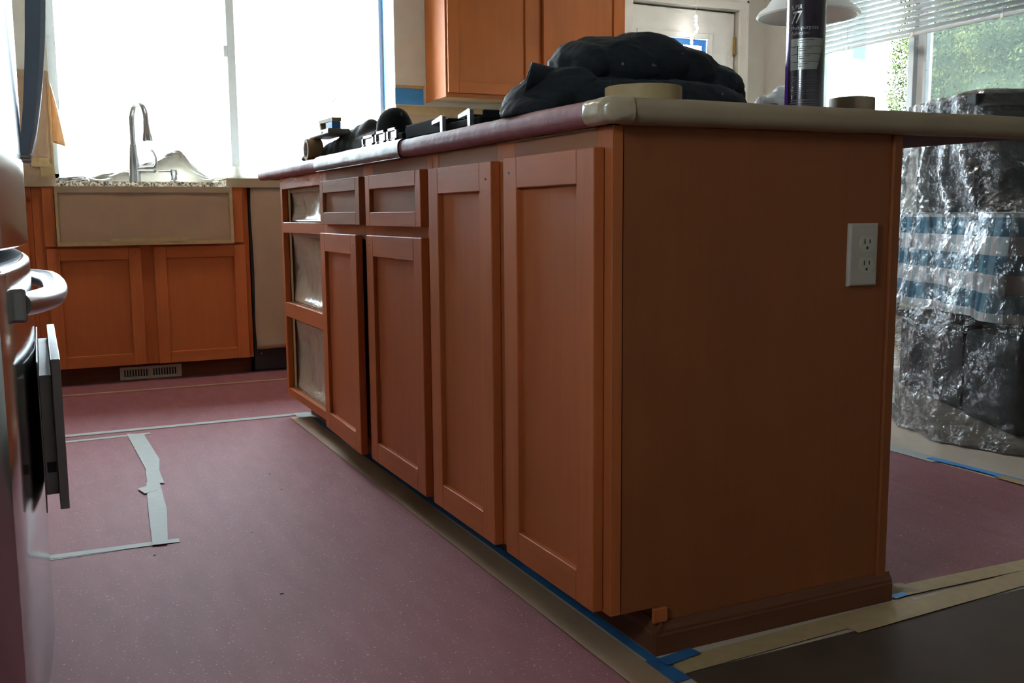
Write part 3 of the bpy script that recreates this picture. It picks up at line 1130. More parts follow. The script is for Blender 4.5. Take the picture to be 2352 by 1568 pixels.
s1 = thing('sink_cabinet', 'orange-brown sink base cabinet with two doors below the apron', 'cabinet', (-.36, 3.7, 0), 'sink wall cabinets')
obj('carcass', box(-.821, .083, YS + .02, YF - .003, ZF + .02, .615), M['wood_end'], s1)
for a in ((-.8215, -.745), (-.41, -.325), (.010, .083)):
    z1_ = .875 if a[0] != -.41 else .63
    obj('face_stile', box(a[0], a[1], YS, YS + .02, ZF, z1_, .001, 1), M['wood_v'], s1)
obj('face_rail', box(-.745, -.41, YS, YS + .02, .59, .63, .001, 1), M['wood_x'], s1)
obj('face_rail', box(-.325, .010, YS, YS + .02, .59, .63, .001, 1), M['wood_x'], s1)
obj('filler_strip', box(-.781, -.735, YS - .0205, YS - .0005, .617, .872, .001, 1), M['wood_v'], s1)
obj('filler_strip', box(.006, .055, YS - .0205, YS - .0005, .622, .872, .001, 1), M['wood_v'], s1)
shaker(s1, 'door', 'x', YS - .0205, YS - .0005, -.778, -.397, .083, .608, .052, M['wood_v'], M['wood_x'], M['wood_panel'], hole=(-.423, .585))
shaker(s1, 'door', 'x', YS - .0205, YS - .0005, -.343, .060, .081, .610, .052, M['wood_v'], M['wood_x'], M['wood_panel'], hole=(-.317, .585))
obj('toe_board', box(-.821, .083, 3.448, 3.46, 0, .1), M['moulding'], s1)

sk = thing('apron_sink', 'deep farmhouse sink set in the far counter', 'sink', (-.366, 3.55, .62))
bm = new()
bx(bm, -.725, -.005, 3.335, 3.36, .632, .872)
bx(bm, -.725, -.705, 3.36, 3.80, .632, .872)
bx(bm, -.025, -.005, 3.36, 3.80, .632, .872)
bx(bm, -.705, -.025, 3.775, 3.80, .632, .872)
bx(bm, -.705, -.025, 3.36, 3.775, .632, .652)
obj('basin', bm, M['white'], sk)
ap = thing('masking_paper', 'brown paper taped over the front of the apron sink', 'paper', (-.366, 3.33, .62))
obj('sheet', gridsurf(lambda a, b: Vector((-.731 + .735 * a, 3.330 - .003 * noise.noise(Vector((a * 5, b * 3, 2))) - .0015 * noise.noise(Vector((a * 16 + b * 9, b * 6, 8))), .621 + .252 * b)), 40, 16, .0008), M['kraft'], ap, smooth='all')
obj('tape_strip', box(-.733, .006, 3.3235, 3.3245, .848, .874), M['tan_paper'], ap)
obj('tape_strip', box(-.733, .006, 3.322, 3.323, .619, .636), M['tape'], ap)
obj('tape_strip', box(-.52, -.20, 3.320, 3.321, .632, .650), M['tape'], ap)
obj('tape_strip', box(-.008, .006, 3.3235, 3.3245, .636, .848), M['tape'], ap)
obj('tape_strip', box(-.733, -.722, 3.3235, 3.3245, .636, .848), M['tape'], ap)
obj('tape_strip', box(-.733, .004, 3.3235, 3.372, .8735, .8745), M['white'], ap)


def counter_run(x0, x1, label):
    t = thing('sink_worktop', label, 'worktop', ((x0 + x1) / 2, 3.67, .876), 'far worktops')
    obj('slab', box(x0, x1, 3.352, YF - .003, .8765, .9125, .003, 1), M['granite'], t)
    return t


counter_run(-1.655, -.728, 'paper-covered worktop between fridge and sink')
counter_run(-.002, 2.31, 'worktop running from the sink towards the white door')
o = obj('sink_ledge', box(-.727, -.003, 3.81, YF - .003, .876, .9125, .003, 1), M['granite'])
tag(o, 'speckled granite ledge behind the sink carrying the faucet', 'worktop')


def cnt_path(y):
    return [(y + .02, .874), (y, .874), (y, .9135), (y + .30, .9135)]


o = obj('paper_cover', shell(cnt_path(3.351), .0012, 'x', -1.65, -.722, 30, .002, 3), M['tan_paper'])
tag(o, 'tan paper folded over the worktop edge between fridge and sink', 'paper')
o = obj('paper_cover', shell(cnt_path(3.351), .0012, 'x', -.012, 2.30, 40, .002, 6), M['tan_paper'])
tag(o, 'tan paper folded over the worktop edge above the dishwasher', 'paper')

# dishwasher under brown paper
dw = thing('dishwasher', 'dishwasher with black toe panel next to the sink cabinet', 'dishwasher', (.39, 3.6, 0))
obj('body', box(.088, .690, 3.375, 3.96, .10, .872), M['black'], dw)
tb = obj('toe_panel', box(.092, .686, 3.405, 3.425, .012, .115, .003), M['black'], dw)
b = new()
lathe(b, [(.0001, -.001), (.004, -.001), (.004, .001), (.0001, .001)], (.125, 3.4045, .09), 10, 'y')
obj('screw', b, M['steel'], tb)
dp = thing('masking_paper', 'brown paper sheet hung over the dishwasher front', 'paper', (.39, 3.36, .12))
obj('sheet', gridsurf(lambda a, b: Vector((.096 + .59 * a + .01 * noise.noise(Vector((b * 3, 1, 1))) * (1 - a), 3.362 - .006 * noise.noise(Vector((a * 3, b * 4, 5))) - .003 * noise.noise(Vector((a * 8 + b * 6, b * 9, 3))) - .012 * max(0, .12 - b) / .12 * (.5 + noise.noise(Vector((a * 7, 0, 0)))), .118 + .755 * b + .006 * noise.noise(Vector((a * 6, 0, 2))) * (1 - b))), 26, 34, .0008), M['kraft'], dp, smooth='all')
s2 = thing('base_cabinet', 'base cabinets under the far counter hidden by the island', 'cabinet', (1.5, 3.68, 0), 'sink wall cabinets')
obj('carcass', box(.70, 2.30, YS + .02, YF - .003, ZF + .02, .875), M['wood_end'], s2)
obj('toe_board', box(.70, 2.30, 3.448, 3.46, 0, .1), M['wood_x'], s2)
for i in range(3):
    a = .715 + i * .53
    shaker(s2, 'door', 'x', YS - .0205, YS - .0005, a, a + .515, .083, .85, .056, M['wood_v'], M['wood_x'], M['wood_panel'])
obj('face_frame', box(.70, 2.30, YS, YS + .02, ZF, .875), M['wood_v'], s2)

# vent register
vg = thing('vent_register', 'small beige floor-heat register in the toe kick under the sink', 'vent', (-.374, 3.44, 0))
obj('face_plate', (lambda b: (bx(b, -.508, -.490, 3.437, 3.446, .004, .062), bx(b, -.258, -.240, 3.437, 3.446, .004, .062), bx(b, -.383, -.365, 3.437, 3.446, .016, .050), bx(b, -.49, -.258, 3.437, 3.446, .050, .062), bx(b, -.49, -.258, 3.437, 3.446, .004, .016), b)[-1])(new()), M['almond'], vg)
obj('back_plate', box(-.49, -.258, 3.4468, 3.4475, .014, .052), M['dark_seam'], vg)
for i in range(9):
    for x0 in (-.489, -.364):
        obj('slat', box(x0 + i * .0118 + .0055, x0 + i * .0118 + .0105, 3.439, 3.446, .016, .050), M['almond'], vg)

# ------------------------------------------------------------------ faucet and dispenser
fc = thing('kitchen_faucet', 'brushed gooseneck kitchen faucet behind the apron sink', 'faucet', (-.362, 3.84, .9125))
FX, FY = -.362, 3.84
b = new()
tube(b, [(FX, FY, .9125), (FX, FY, .925), (FX, FY, .96), (FX, FY, 1.0), (FX, FY, 1.05), (FX, FY, 1.09)], [.028, .0265, .0265, .0245, .020, .0165], 20)
obj('body', b, M['nickel'], fc, smooth=True)
pts = [(FX, FY, 1.085), (FX, FY, 1.16)]
R_ = .072
dxy = Vector((.052, -.135)).normalized()
cx = FX + dxy.x * R_
cy = FY + dxy.y * R_
for k in range(0, 15):
    a = math.pi - (math.pi * 1.05) * k / 14
    pts.append((cx + dxy.x * R_ * math.cos(a), cy + dxy.y * R_ * math.cos(a), 1.20 + .078 * math.sin(a)))
b = new()
tube(b, pts, .0135, 16)
obj('gooseneck', b, M['nickel'], fc, smooth=True)
e = Vector(pts[-1])
b = new()
dn = Vector((dxy.x * .10, dxy.y * .10, -1)).normalized()
tube(b, [e, e + dn * .02, e + dn * .05, e + dn * .085, e + dn * .092], [.0140, .0155, .019, .0255, .022], 18)
obj('spray_head', b, M['nickel'], fc, smooth=True)
b = new()
tube(b, [(FX + .015, FY - .008, .972), (FX + .045, FY - .012, .972), (FX + .080, FY - .016, .972), (FX + .086, FY - .017, .972), (FX + .098, FY - .018, .972)], [.0165, .0165, .0165, .019, .012], 16)
hb = obj('valve', b, M['nickel'], fc, smooth=True)
b = new()
tube(b, [(FX + .090, FY - .02, .978), (FX + .100, FY - .02, 1.0), (FX + .099, FY - .022, 1.03), (FX + .088, FY - .026, 1.055), (FX + .076, FY - .03, 1.066)], [.0075, .0065, .006, .006, .0055], 10)
obj('lever', b, M['nickel'], hb, smooth=True)
sd = thing('soap_dispenser', 'small soap dispenser with a thin spout next to the faucet', 'dispenser', (-.180, 3.84, .9125))
b = new()
lathe(b, [(.0001, .9125), (.021, .9125), (.021, .917), (.0145, .922), (.0135, .945), (.0165, .950), (.0165, .972), (.0001, .974)], (-.180, 3.84, 0), 20)
obj('pump_body', b, M['nickel'], sd, smooth=True)
b = new()
tube(b, [(-.180, 3.84, .963), (-.225, 3.815, .963), (-.255, 3.80, .961)], [.0042, .004, .0035], 8)
obj('spout', b, M['nickel'], sd, smooth=True)
b = new()
lathe(b, [(.0001, .9125), (.020, .9125), (.017, .922), (.006, .926), (.006, .932), (.0001, .933)], (-.585, 3.84, 0), 18)
o = obj('sink_stopper', b, M['nickel'], None, smooth=True)
tag(o, 'small round metal button on the granite ledge near the left wall paper', 'button')

# crumpled paper behind the faucet and on the sill
def crumple(a, b):
    x = -.70 + .72 * a
    top = .925 + .03 * math.exp(-((x + .40) / .14) ** 2) + .140 * math.exp(-((x + .14) / (.16 if x < -.14 else .085)) ** 2)
    z = .9135 + (top - .9135) * math.sin(min(1, b * 1.25) * math.pi / 2) * (1 - .5 * max(0, b - .8) / .2)
    y = 3.885 + .085 * b
    k = noise.noise(Vector((x * 9, b * 3, 4)))
    k2 = 1 - 2.2 * abs(noise.noise(Vector((x * 14, b * 4 + 2, 7))))
    return Vector((x, y - .014 * k - .012 * k2 * min(1, b * 3), max(.9135, z + (.014 * k + .006 * k2) * min(1, b * 3))))


o = obj('crumpled_paper', gridsurf(crumple, 60, 18, .0008), M['thin_paper'], None, smooth=True)
tag(o, 'backlit crumpled masking paper lying behind the faucet', 'paper')
o = obj('masking_paper', gridsurf(lambda a, b: Vector((.02 + 1.0 * a, 4.16 - .002 * noise.noise(Vector((a * 8, b * 4, 0))), .933 + .075 * b)), 30, 4, .0006), M['thin_paper'])
tag(o, 'pale backlit paper strip masking the bottom of the sink window', 'paper')
o = obj('masking_paper', gridsurf(lambda a, b: Vector((-1.6 + .887 * a, 3.978 - .003 * noise.noise(Vector((a * 10, b * 4, 0))), .914 + .516 * b)), 30, 16, .0008), M['kraft'], None, smooth='all')
tag(o, 'brown paper masking the wall left of the sink window', 'paper')
lt = thing('masking_tape', 'tan tape holding the brown wall paper left of the sink window', 'tape', (-.8, 3.97, .92))
obj('strip', box(-1.6, -.716, 3.9725, 3.9735, 1.400, 1.437), M['tan_paper'], lt)
obj('strip', box(-.775, -.716, 3.970, 3.971, .918, 1.00), M['tape'], lt)
obj('strip', box(-.815, -.735, 3.968, 3.969, .985, 1.028), M['tape'], lt)
obj('strip', box(-.722, -.713, 3.9725, 3.9735, .92, 1.40), M['tape'], lt)


def curl(a, b):
    z = 1.10 + .275 * b
    wd = .004 + .052 * (1 - b) ** .8
    return Vector((-.712 + wd * a, 3.962 - .016 * math.sin(a * 2.6) - .004 * b, z - .02 * a * (1 - b)))


o = obj('masking_paper', gridsurf(lambda a, b: Vector((-.690 + .20 * a, 4.15 - .004 * noise.noise(Vector((a * 6, b * 4, 3))), .934 + (.338 - .006 * a) * b)), 12, 12), M['thin_paper'], None, smooth='all')
tag(o, 'glowing paper sheet over the lower corner of the sink window', 'paper')
o = obj('paper_flap', gridsurf(curl, 10, 18, .0006), M['flap_paper'], None, smooth='all')
tag(o, 'orange backlit paper flap curling off the window jamb', 'paper')

# blue tape on the window reveal and wall
bt = thing('painter_tape', 'vertical blue painter tape on the jamb of the sink window', 'tape', (1.03, 4.0, 1.36))
obj('strip', box(1.0285, 1.0298, 4.088, 4.178, 1.345, 2.09), M['blue_tape'], bt)
bt2 = thing('painter_tape', 'short blue tape patch on the wall between window and upper cabinet', 'tape', (1.1, 3.98, 1.35))
obj('strip', box(1.029, 1.195, 3.9838, 3.9848, 1.353, 1.440), M['blue_tape'], bt2)
obj('strip', box(1.0283, 1.0293, 3.985, 4.088, 1.347, 1.440), M['blue_tape'], bt2)
obj('strip', box(1.03, 1.20, 3.9825, 3.9835, 1.44, 1.455), M['tape'], bt2)
o = obj('masking_paper', gridsurf(lambda a, b: Vector((1.032 + 1.46 * a, 3.9835 - .002 * noise.noise(Vector((a * 9, b * 3, 1))), .915 + .39 * b)), 30, 8, .0006), M['kraft'])
tag(o, 'brown paper masking the backsplash under the upper cabinet', 'paper')
o = obj('masking_tape', box(1.032, 2.49, 3.980, 3.981, 1.298, 1.345), M['tape'])
tag(o, 'long cream tape along the top of the backsplash paper', 'tape')

# upper cabinet
uc = thing('upper_cabinet', 'honey-coloured two-door wall cabinet right of the sink window', 'cabinet', (1.76, 3.83, 1.367))
obj('carcass', box(1.210, 2.325, 3.702, YF - .003, 1.390, 2.25), M['light_wood'], uc)
obj('bottom_panel', box(1.212, 2.323, 3.704, YF - .004, 1.380, 1.3895), M['cab_under'], uc)
for a in ((1.208, 1.252), (1.72, 1.80), (2.285, 2.327)):
    obj('face_stile', box(a[0], a[1], 3.680, 3.7015, 1.367, 2.25, .001, 1), M['light_wood'], uc)
for a in ((1.252, 1.72), (1.80, 2.285)):
    obj('face_rail', box(a[0], a[1], 3.680, 3.7015, 1.367, 1.41, .001, 1), M['light_wood_x'], uc)
obj('side_lip', box(1.208, 1.216, 3.7018, YF - .003, 1.367, 1.39), M['light_wood'], uc)
shaker(uc, 'door', 'x', 3.6595, 3.6795, 1.217, 1.735, 1.388, 2.23, .060, M['light_wood'], M['light_wood_x'], M['light_wood'])
shaker(uc, 'door', 'x', 3.6595, 3.6795, 1.788, 2.300, 1.388, 2.23, .060, M['light_wood'], M['light_wood_x'], M['light_wood'])

# ------------------------------------------------------------------ floor papers and tapes
def flat(name, pts, z, th, m, label, cat, group=None):
    o = obj(name, poly_slab(pts, z, th), m)
    tag(o, label, cat, group)
    return o


flat('floor_paper', [(-1.655, -3.3), (.05, -3.3), (.055, 2.29), (-1.655, 2.31)], .0002, .0008, M['rosin'], 'long red rosin paper sheet down the aisle between fridge and island', 'floor paper')
flat('floor_paper', [(-1.655, 2.28), (2.2, 2.27), (2.2, 3.12), (-1.655, 3.15)], .0011, .0006, M['rosin'], 'red rosin paper strip between the two tape seams before the sink', 'floor paper')
flat('floor_paper', [(-1.655, 3.11), (2.2, 3.08), (2.2, 3.43), (-1.655, 3.43)], .0018, .0006, M['rosin'], 'narrow red rosin paper strip along the sink cabinet toe kick', 'floor paper')
flat('floor_paper', [(.63, .02), (1.34, .015), (1.55, .40), (1.55, 2.26), (.63, 2.26)], .0002, .0008, M['rosin'], 'red rosin paper on the floor between island and covered table', 'floor paper')
flat('floor_paper', [(.09, -3.3), (3.3, -3.3), (3.3, -.35), (1.2, -.085), (.09, -.085)], .0002, .0009, M['kraft_dark'], 'dark brown paper on the floor before the island end panel', 'floor paper')


def tapes(label, segs, z, m, group=None, wiggle=.0):
    t = thing('floor_tape', label, 'tape', (segs[0][0][0], segs[0][0][1], 0), group)
    for k, (a, b, wd) in enumerate(segs):
        obj('strip', strip(None, a, b, wd, z + .0007 * (k % 3), .0005), m, t)
    return t


tapes('thin tan tape seam nearest the sink cabinet', [((-1.6, 3.170), (-.3, 3.135), .024), ((-.32, 3.133), (2.2, 3.085), .024)], .0028, M['tape'])
tapes('pale tape seam crossing the red floor at the far island end', [((-1.6, 2.305), (.08, 2.300), .036)], .0024, M['tape_white'])
tapes('pale tape stub at the far corner of the island toe kick', [((.045, 2.315), (.045, 2.205), .055)], .0040, M['tape_white'])
tapes('thin pale tape line bounding the far side of the taped floor patch', [((-.92, 2.200), (-.50, 2.216), .026)], .0016, M['tape_white'])
tapes('long white tape line bounding the near side of the taped floor patch', [((-1.1, .985), (-.68, .985), .030), ((-.86, .992), (-.559, .982), .028)], .0014, M['tape_white'])
flat('floor_tape', [(-.575, 2.237), (-.523, 2.210), (-.514, 1.806), (-.530, 1.66), (-.563, 1.667)], .0032, .0005, M['tape_white'], 'wide white tape slanting from the far side of the taped floor patch', 'tape')
flat('floor_tape', [(-.546, 1.820), (-.516, 1.817), (-.530, 1.666), (-.533, 1.508), (-.576, 1.531), (-.567, 1.67)], .0038, .0005, M['tape_white'], 'overlapping white tape piece with flared end amid the floor patch', 'tape')
flat('floor_tape', [(-.578, 1.535), (-.544, 1.525), (-.556, 1.25), (-.586, .962), (-.619, .966), (-.600, 1.25)], .0044, .0005, M['tape_white'], 'wide white tape piece reaching the near side of the taped floor patch', 'tape')
flat('floor_tape', [(-.606, 1.477), (-.593, 1.418), (-.559, 1.434), (-.556, 1.50), (-.577, 1.497)], .0050, .0005, M['tape_white'], 'small torn white tape tab sticking out of the floor patch', 'tape')
tapes('beige tape strip, darkened for shade, along the island toe kick on the aisle side', [((.022, 2.25), (.022, -.16), .062)], .0032, M['kraft'])  # brown paper colour stands in for the shade on this tape
tapes('blue tape strip, shade put into its colour, against the island toe kick', [((.071, 2.2), (.071, -.02), .020), ((.066, -.02), (.072, -.105), .032)], .0012, M['blue_shaded'])
tapes('short blue tape piece at the near corner of the island base', [((.075, -.042), (.150, -.030), .026)], .0052, M['blue_shaded'])
tapes('beige tape along the floor at the foot of the island end panel', [((.09, -.062), (.66, -.040), .050), ((.45, -.070), (1.02, -.045), .055), ((.64, .012), (1.60, -.02), .045)], .0022, M['tape'])
o = obj('crumpled_tape', gridsurf(lambda a, b: Vector((.628 + .075 * a, .010 + .05 * b - .02 * a, .004 + .018 * (1 - a) * math.sin(b * math.pi) * (.7 + .5 * noise.noise(Vector((a * 4, b * 4, 1)))))), 10, 10, .0006), M['tan_paper'], None, smooth=True)
tag(o, 'lifted scrap of tape at the back corner of the island base', 'tape')
tapes('tiny blue tape bit under the lifted tape scrap', [((.628, -.008), (.665, -.004), .016)], .0046, M['blue_tape'])
tapes('long pale tape bordering the red paper by the covered table', [((1.60, 2.2), (1.565, .70), .06)], .0024, M['tape_white'])
tapes('blue tape strip bordering the red paper by the covered table', [((1.570, .74), (1.585, .40), .028)], .0034, M['blue_tape'])
tapes('short tan tape after the blue strip by the covered table', [((1.565, .50), (1.56, .30), .035)], .0044, M['tape'])
tapes('curled tan tape crossing the brown floor paper', [((1.02, -.045), (1.02, -.30), .05)], .0040, M['tape'])
rnd = random.Random(5)
for i, (x, y) in enumerate(((-.40, .96), (-.255, 1.30), (-.42, .55), (-.62, .90), (-.50, .25), (-.245, 1.48))):
    b = new()
    tube(b, [(x, y, .0016), (x + rnd.uniform(-.003, .003), y + rnd.uniform(-.002, .002), .0020), (x + rnd.uniform(-.005, .005), y + .002, .0016)], .0008, 5)
    o = obj('debris_chip', b, M['black'])
    tag(o, 'tiny dark chip of debris on the red aisle paper', 'debris', 'debris chips on the red paper')

# ------------------------------------------------------------------ fridge
fr = thing('refrigerator', 'stainless french-door fridge with a bottom freezer drawer', 'fridge', (-1.2, .4525, 0))
FY0, FY1, FXE, FB = 0.0, .905, -.855, .031


def front_profile(y0, y1, edge=.012, n=24, back=-.905):
    pts = [(back, y0)]
    for k in range(n + 1):
        t_ = k / n
        y = y0 + (y1 - y0) * t_
        tt = (y - FY0) / (FY1 - FY0)
        x = FXE + FB * (1 - (2 * tt - 1) ** 2)
        if k == 0 or k == n:
            pts.append((x - edge, y))
            s = 1 if k == 0 else -1
            if k == 0:
                pts.append((x - edge * .3, y + edge * .3))
        else:
            pts.append((x, y))
            if k == n - 1:
                pts.append((FXE + FB * (1 - (2 * tt - 1) ** 2) - edge * .3, y1 - edge * .3))
    pts.append((back, y1))
    return pts


def door_slab(y0, y1, z0, z1, bev=.006):
    b = prism(front_profile(y0, y1), 'z', z0, z1)
    ed = [e for e in b.edges if abs(e.verts[0].co.z - e.verts[1].co.z) < 1e-5 and max(v.co.x for v in e.verts) > -.885]
    bmesh.ops.bevel(b, geom=ed, offset=bev, segments=3, profile=.5, affect='EDGES')
    return b


obj('body', box(-1.645, -.918, FY0 + .004, FY1 - .004, .02, 1.76, .006), M['fridge_side'], fr)
obj('gasket', box(-.918, -.905, FY0 + .012, FY1 - .012, .06, 1.75), M['dark_seam'], fr)
d1 = obj('door', door_slab(FY0, .4505, .700, 1.76), M['steel'], fr, smooth=True)
d2 = obj('door', door_slab(.4545, FY1, .700, 1.76), M['steel'], fr, smooth=True)
d3 = obj('freezer_drawer', door_slab(FY0, FY1, .065, .680, .010), M['steel'], fr, smooth=True)
obj('drawer_rim', prism([(p[0] - .012, p[1]) for p in front_profile(FY0 + .015, FY1 - .015, back=-.89)], 'z', .680, .6835), M['dark_seam'], d3)
obj('kick_plate', box(-.92, -.885, FY0 + .02, FY1 - .02, .005, .06), M['dark_seam'], fr)


def face_x(y):
    tt = (y - FY0) / (FY1 - FY0)
    return FXE + FB * (1 - (2 * tt - 1) ** 2)


def vhandle(yc, par):
    b = new()
    z0, z1 = .838, 1.62
    n = 26
    P_ = []
    for k in range(n + 1):
        t_ = k / n
        z = z0 + (z1 - z0) * t_
        x = face_x(yc) + .004 + .034 * (1 - (2 * t_ - 1) ** 2) ** .8
        P_.append((x, yc, z))
    rows = []
    for (x, y, z), t_ in zip(P_, [k / n for k in range(n + 1)]):
        th = .0095 + .005 * math.sin(math.pi * min(1, t_ * 1.2) ** .8)
        wd = .017
        rows.append([b.verts.new(q) for q in ((x - th, y - wd, z), (x + th * .5, y - wd, z), (x + th, y - wd * .6, z), (x + th, y + wd * .6, z), (x + th * .5, y + wd, z), (x - th, y + wd, z))])
    for A, B_ in zip(rows, rows[1:]):
        for k in range(6):
            b.faces.new((A[k], A[(k + 1) % 6], B_[(k + 1) % 6], B_[k]))
    b.faces.new(rows[0][::-1]); b.faces.new(rows[-1])
    h = obj('handle', b, M['handle_steel'], par, smooth=True)
    obj('end_cap', box(face_x(yc) - .004, face_x(yc) + .013, yc - .016, yc + .016, .830, .840, .003), M['nickel'], h)
    return h


vhandle(.405, d1)
vhandle(.500, d2)
b = new()
hp, hr = [], []
n = 30
y0, y1 = .10, .80
for k in range(n + 1):
    t_ = k / n
    y = y0 + (y1 - y0) * t_
    x = face_x(y) + .006 + .029 * min(1, (1 - (2 * t_ - 1) ** 2) * 1.5) ** .7
    hp.append((x, y, .628))
    hr.append(.0155 + .002 * math.sin(math.pi * t_))
tube(b, hp, hr, 18)
h = obj('handle', b, M['steel_rough'], d3, smooth=True)
obj('handle_mount', box(face_x(y0) - .004, face_x(y0) + .014, y0 - .016, y0 + .02, .606, .650, .004), M['nickel'], d3)
obj('handle_mount', box(face_x(y1) - .004, face_x(y1) + .014, y1 - .02, y1 + .016, .606, .650, .004), M['nickel'], d3)

# holder on the freezer front: two plates joined by a core
hd = thing('plate_holder', 'grey holder of two flat plates standing off the freezer front', 'holder', (-.81, .45, .32))
obj('back_plate', box(-.8235, -.8218, .205, .715, .318, .538, .0005, 1), M['holder'], hd)
obj('core', box(-.8216, -.8051, .215, .705, .342, .517, .0008, 1), M['holder'], hd)
obj('front_plate', box(-.8050, -.7925, .20, .72, .322, .541, .001, 1), M['holder'], hd)
obj('end_clip', box(-.8185, -.8065, .2135, .2152, .375, .390, .0004, 1), M['dark_seam'], hd)

# ------------------------------------------------------------------ things on the island worktop
ZW = .9172


def tape_roll(label, c, ro, ri, h, axis='z', m=None):
    t = thing('tape_roll', label, 'tape roll', c, 'rolls of masking tape')
    b = new()
    lathe(b, [(ri + .002, 0), (ro - .001, 0), (ro, .001), (ro, h - .001), (ro - .001, h), (ri + .002, h)], c, 56, axis, closed=True)
    bmesh.ops.recalc_face_normals(b, faces=b.faces[:])
    obj('tape', b, m or M['tape'], t, smooth=True)
    b = new()
    lathe(b, [(ri - .002, 0), (ri + .002, 0), (ri + .002, h), (ri - .002, h)], c, 40, axis, closed=True)
    bmesh.ops.recalc_face_normals(b, faces=b.faces[:])
    obj('core_ring', b, M['cardboard'], t, smooth=True)
    return t


tape_roll('big beige masking tape roll lying flat before the black clothes', (.100, .068, ZW), .063, .040, .0265)
tape_roll('smaller tan tape roll lying flat beside the spray can', (.600, .115, ZW + .0012), .042, .026, .034, m=M['tan_paper'])
o = obj('sanding_sheet', poly_slab([(.49, .05), (.72, .03), (.80, .10), (.70, .19), (.50, .18)], ZW, .001), M['black'])
tag(o, 'black sanding sheet lying under the smaller tape roll', 'sheet')

# spray can
CC = Vector((.4285, .055, ZW))
CR = .0333
can = thing('spray_can', 'dark violet spray adhesive can standing on the island worktop', 'spray can', CC)
dC = Vector((CAM.x - CC.x, CAM.y - CC.y)).normalized()
rC = Vector((-dC.y, dC.x))


def cyl(phi, z, off=0.0):
    d = dC * math.cos(phi) + rC * math.sin(phi)
    return Vector((CC.x + d.x * (CR + off), CC.y + d.y * (CR + off), z))


b = new()
lathe(b, [(.0001, .002), (.028, .002), (.031, 0), (.0333, .002), (.0333, .192), (.032, .197), (.0275, .204), (.0265, .208), (.0001, .208)], CC, 64)
obj('body', b, M['can'], can, smooth=True)
b = new()
lathe(b, [(.0001, .207), (.0255, .207), (.0255, .232), (.023, .238), (.0001, .239)], CC, 40)
cp = obj('cap', b, M['black'], can, smooth=True)


def patch(p0, p1, z0, z1, m, name, par, off=.0003, p1b=None, n=14):
    b = new()
    rows = []
    for z, e in ((z0, p1 if p1b is None else p1b), (z1, p1)):
        rows.append([b.verts.new(cyl(math.radians(p0 + (e - p0) * k / n), z, off)) for k in range(n + 1)])
    for k in range(n):
        b.faces.new((rows[0][k], rows[0][k + 1], rows[1][k + 1], rows[1][k]))
    return obj(name, b, m, par, smooth=True)


patch(-84, -56, .920, 1.112, M['can_purple'], 'violet_stripe', can)


def lettering(txt, p0, p1, z0, h, m, slant=0.0, bold=0.0):
    cu = bpy.data.curves.new('t', 'FONT')
    cu.body = txt
    cu.size = 1
    cu.offset = bold
    cu.shear = slant
    o_ = bpy.data.objects.new('t', cu)
    COL.objects.link(o_)
    dg = bpy.context.evaluated_depsgraph_get()
    me = bpy.data.meshes.new_from_object(o_.evaluated_get(dg))
    bpy.data.objects.remove(o_, do_unlink=True)
    b = new()
    b.from_mesh(me)
    bpy.data.meshes.remove(me)
    xs = [v.co.x for v in b.verts]; ys = [v.co.y for v in b.verts]
    x0, x1, yy1 = min(xs), max(xs), .73
    for v in b.verts:
        t_ = (v.co.x - x0) / (x1 - x0)
        v.co = cyl(math.radians(p0 + (p1 - p0) * t_), z0 + v.co.y / yy1 * h, .00045)
    return obj('lettering', b, m, can)


lettering('SUPER', -46, -12, 1.0870, .0075, M['can_silver'], 0, .004)
lettering('77', -46, -11, 1.0640, .0205, M['can_silver'], .35, .02)
lettering('Multipurpose', -46, 38, 1.0525, .0068, M['can_silver'], 0, 0)
lettering('Adhesive', -46, 10, 1.0435, .0068, M['can_silver'], 0, 0)
# pictogram table on the can: silver rows with a slanted outer side
zr = [1.0375, 1.0235, 1.0105, .9975, .984]
ph = [61, 57, 50, 43, 36]
for k in range(4):
    if k == 0:
        patch(-46, ph[0], zr[1] + .0006, zr[0], M['can_silver'], 'label_row', can, .0003, ph[1])
    else:
        patch(-46, -24, zr[k + 1] + .0006, zr[k] - .0003, M['can_silver'], 'label_row', can)
        patch(-21, ph[k], zr[k + 1] + .0006, zr[k] - .0003, M['can_silver'], 'label_row', can, .0003, ph[k + 1])
    for q in range(2):
        patch(-19, -19 + 44 - 16 * q - 5 * k, zr[k] - .0040 - .0038 * q, zr[k] - .0028 - .0038 * q, M['can_print'], 'print_line', can, .0005)
for k in range(9):
    z = .973 - k * .0037
    patch(-46, 52 - (k % 3) * 4, z - .0009, z, M['can_print'], 'print_line', can, .0003)
for k in range(3):
    patch(-46, 46, .934 - k * .0045 - .0022, .934 - k * .0045, M['can_print'], 'print_line', can, .0003)

# black clothes
pile = blob([((.225, .36, 1.012), (.125, .10, .060), 0, .05), ((.29, .36, 1.022), (.10, .10, .060), 0, .10), ((.36, .36, 1.012), (.09, .10, .050), 0, .25), ((.425, .355, .990), (.065, .10, .040), 0, .25),
             ((.455, .35, .955), (.036, .09, .050), 0, 0), ((.23, .36, .948), (.22, .14, .045), 0, 0), ((.075, .345, .962), (.085, .09, .040), .2, -.4),
             ((.02, .315, .932), (.050, .06, .016), .3, -.35), ((.145, .36, 1.018), (.042, .09, .042), 0, 0), ((.16, .36, 1.03), (.05, .08, .03), 0, -.1), ((.30, .27, .945), (.17, .06, .04), 0, 0)],
            .0045, .004, 11, .0, 30, ZW, 3.0, .0015, (.6, .2, .8), 90, .0060)
cl = thing('clothes_pile', 'crumpled black work clothes heaped on the island worktop', 'clothes', (.22, .36, ZW))
obj('garment', pile, M['cloth'], cl, smooth='all')


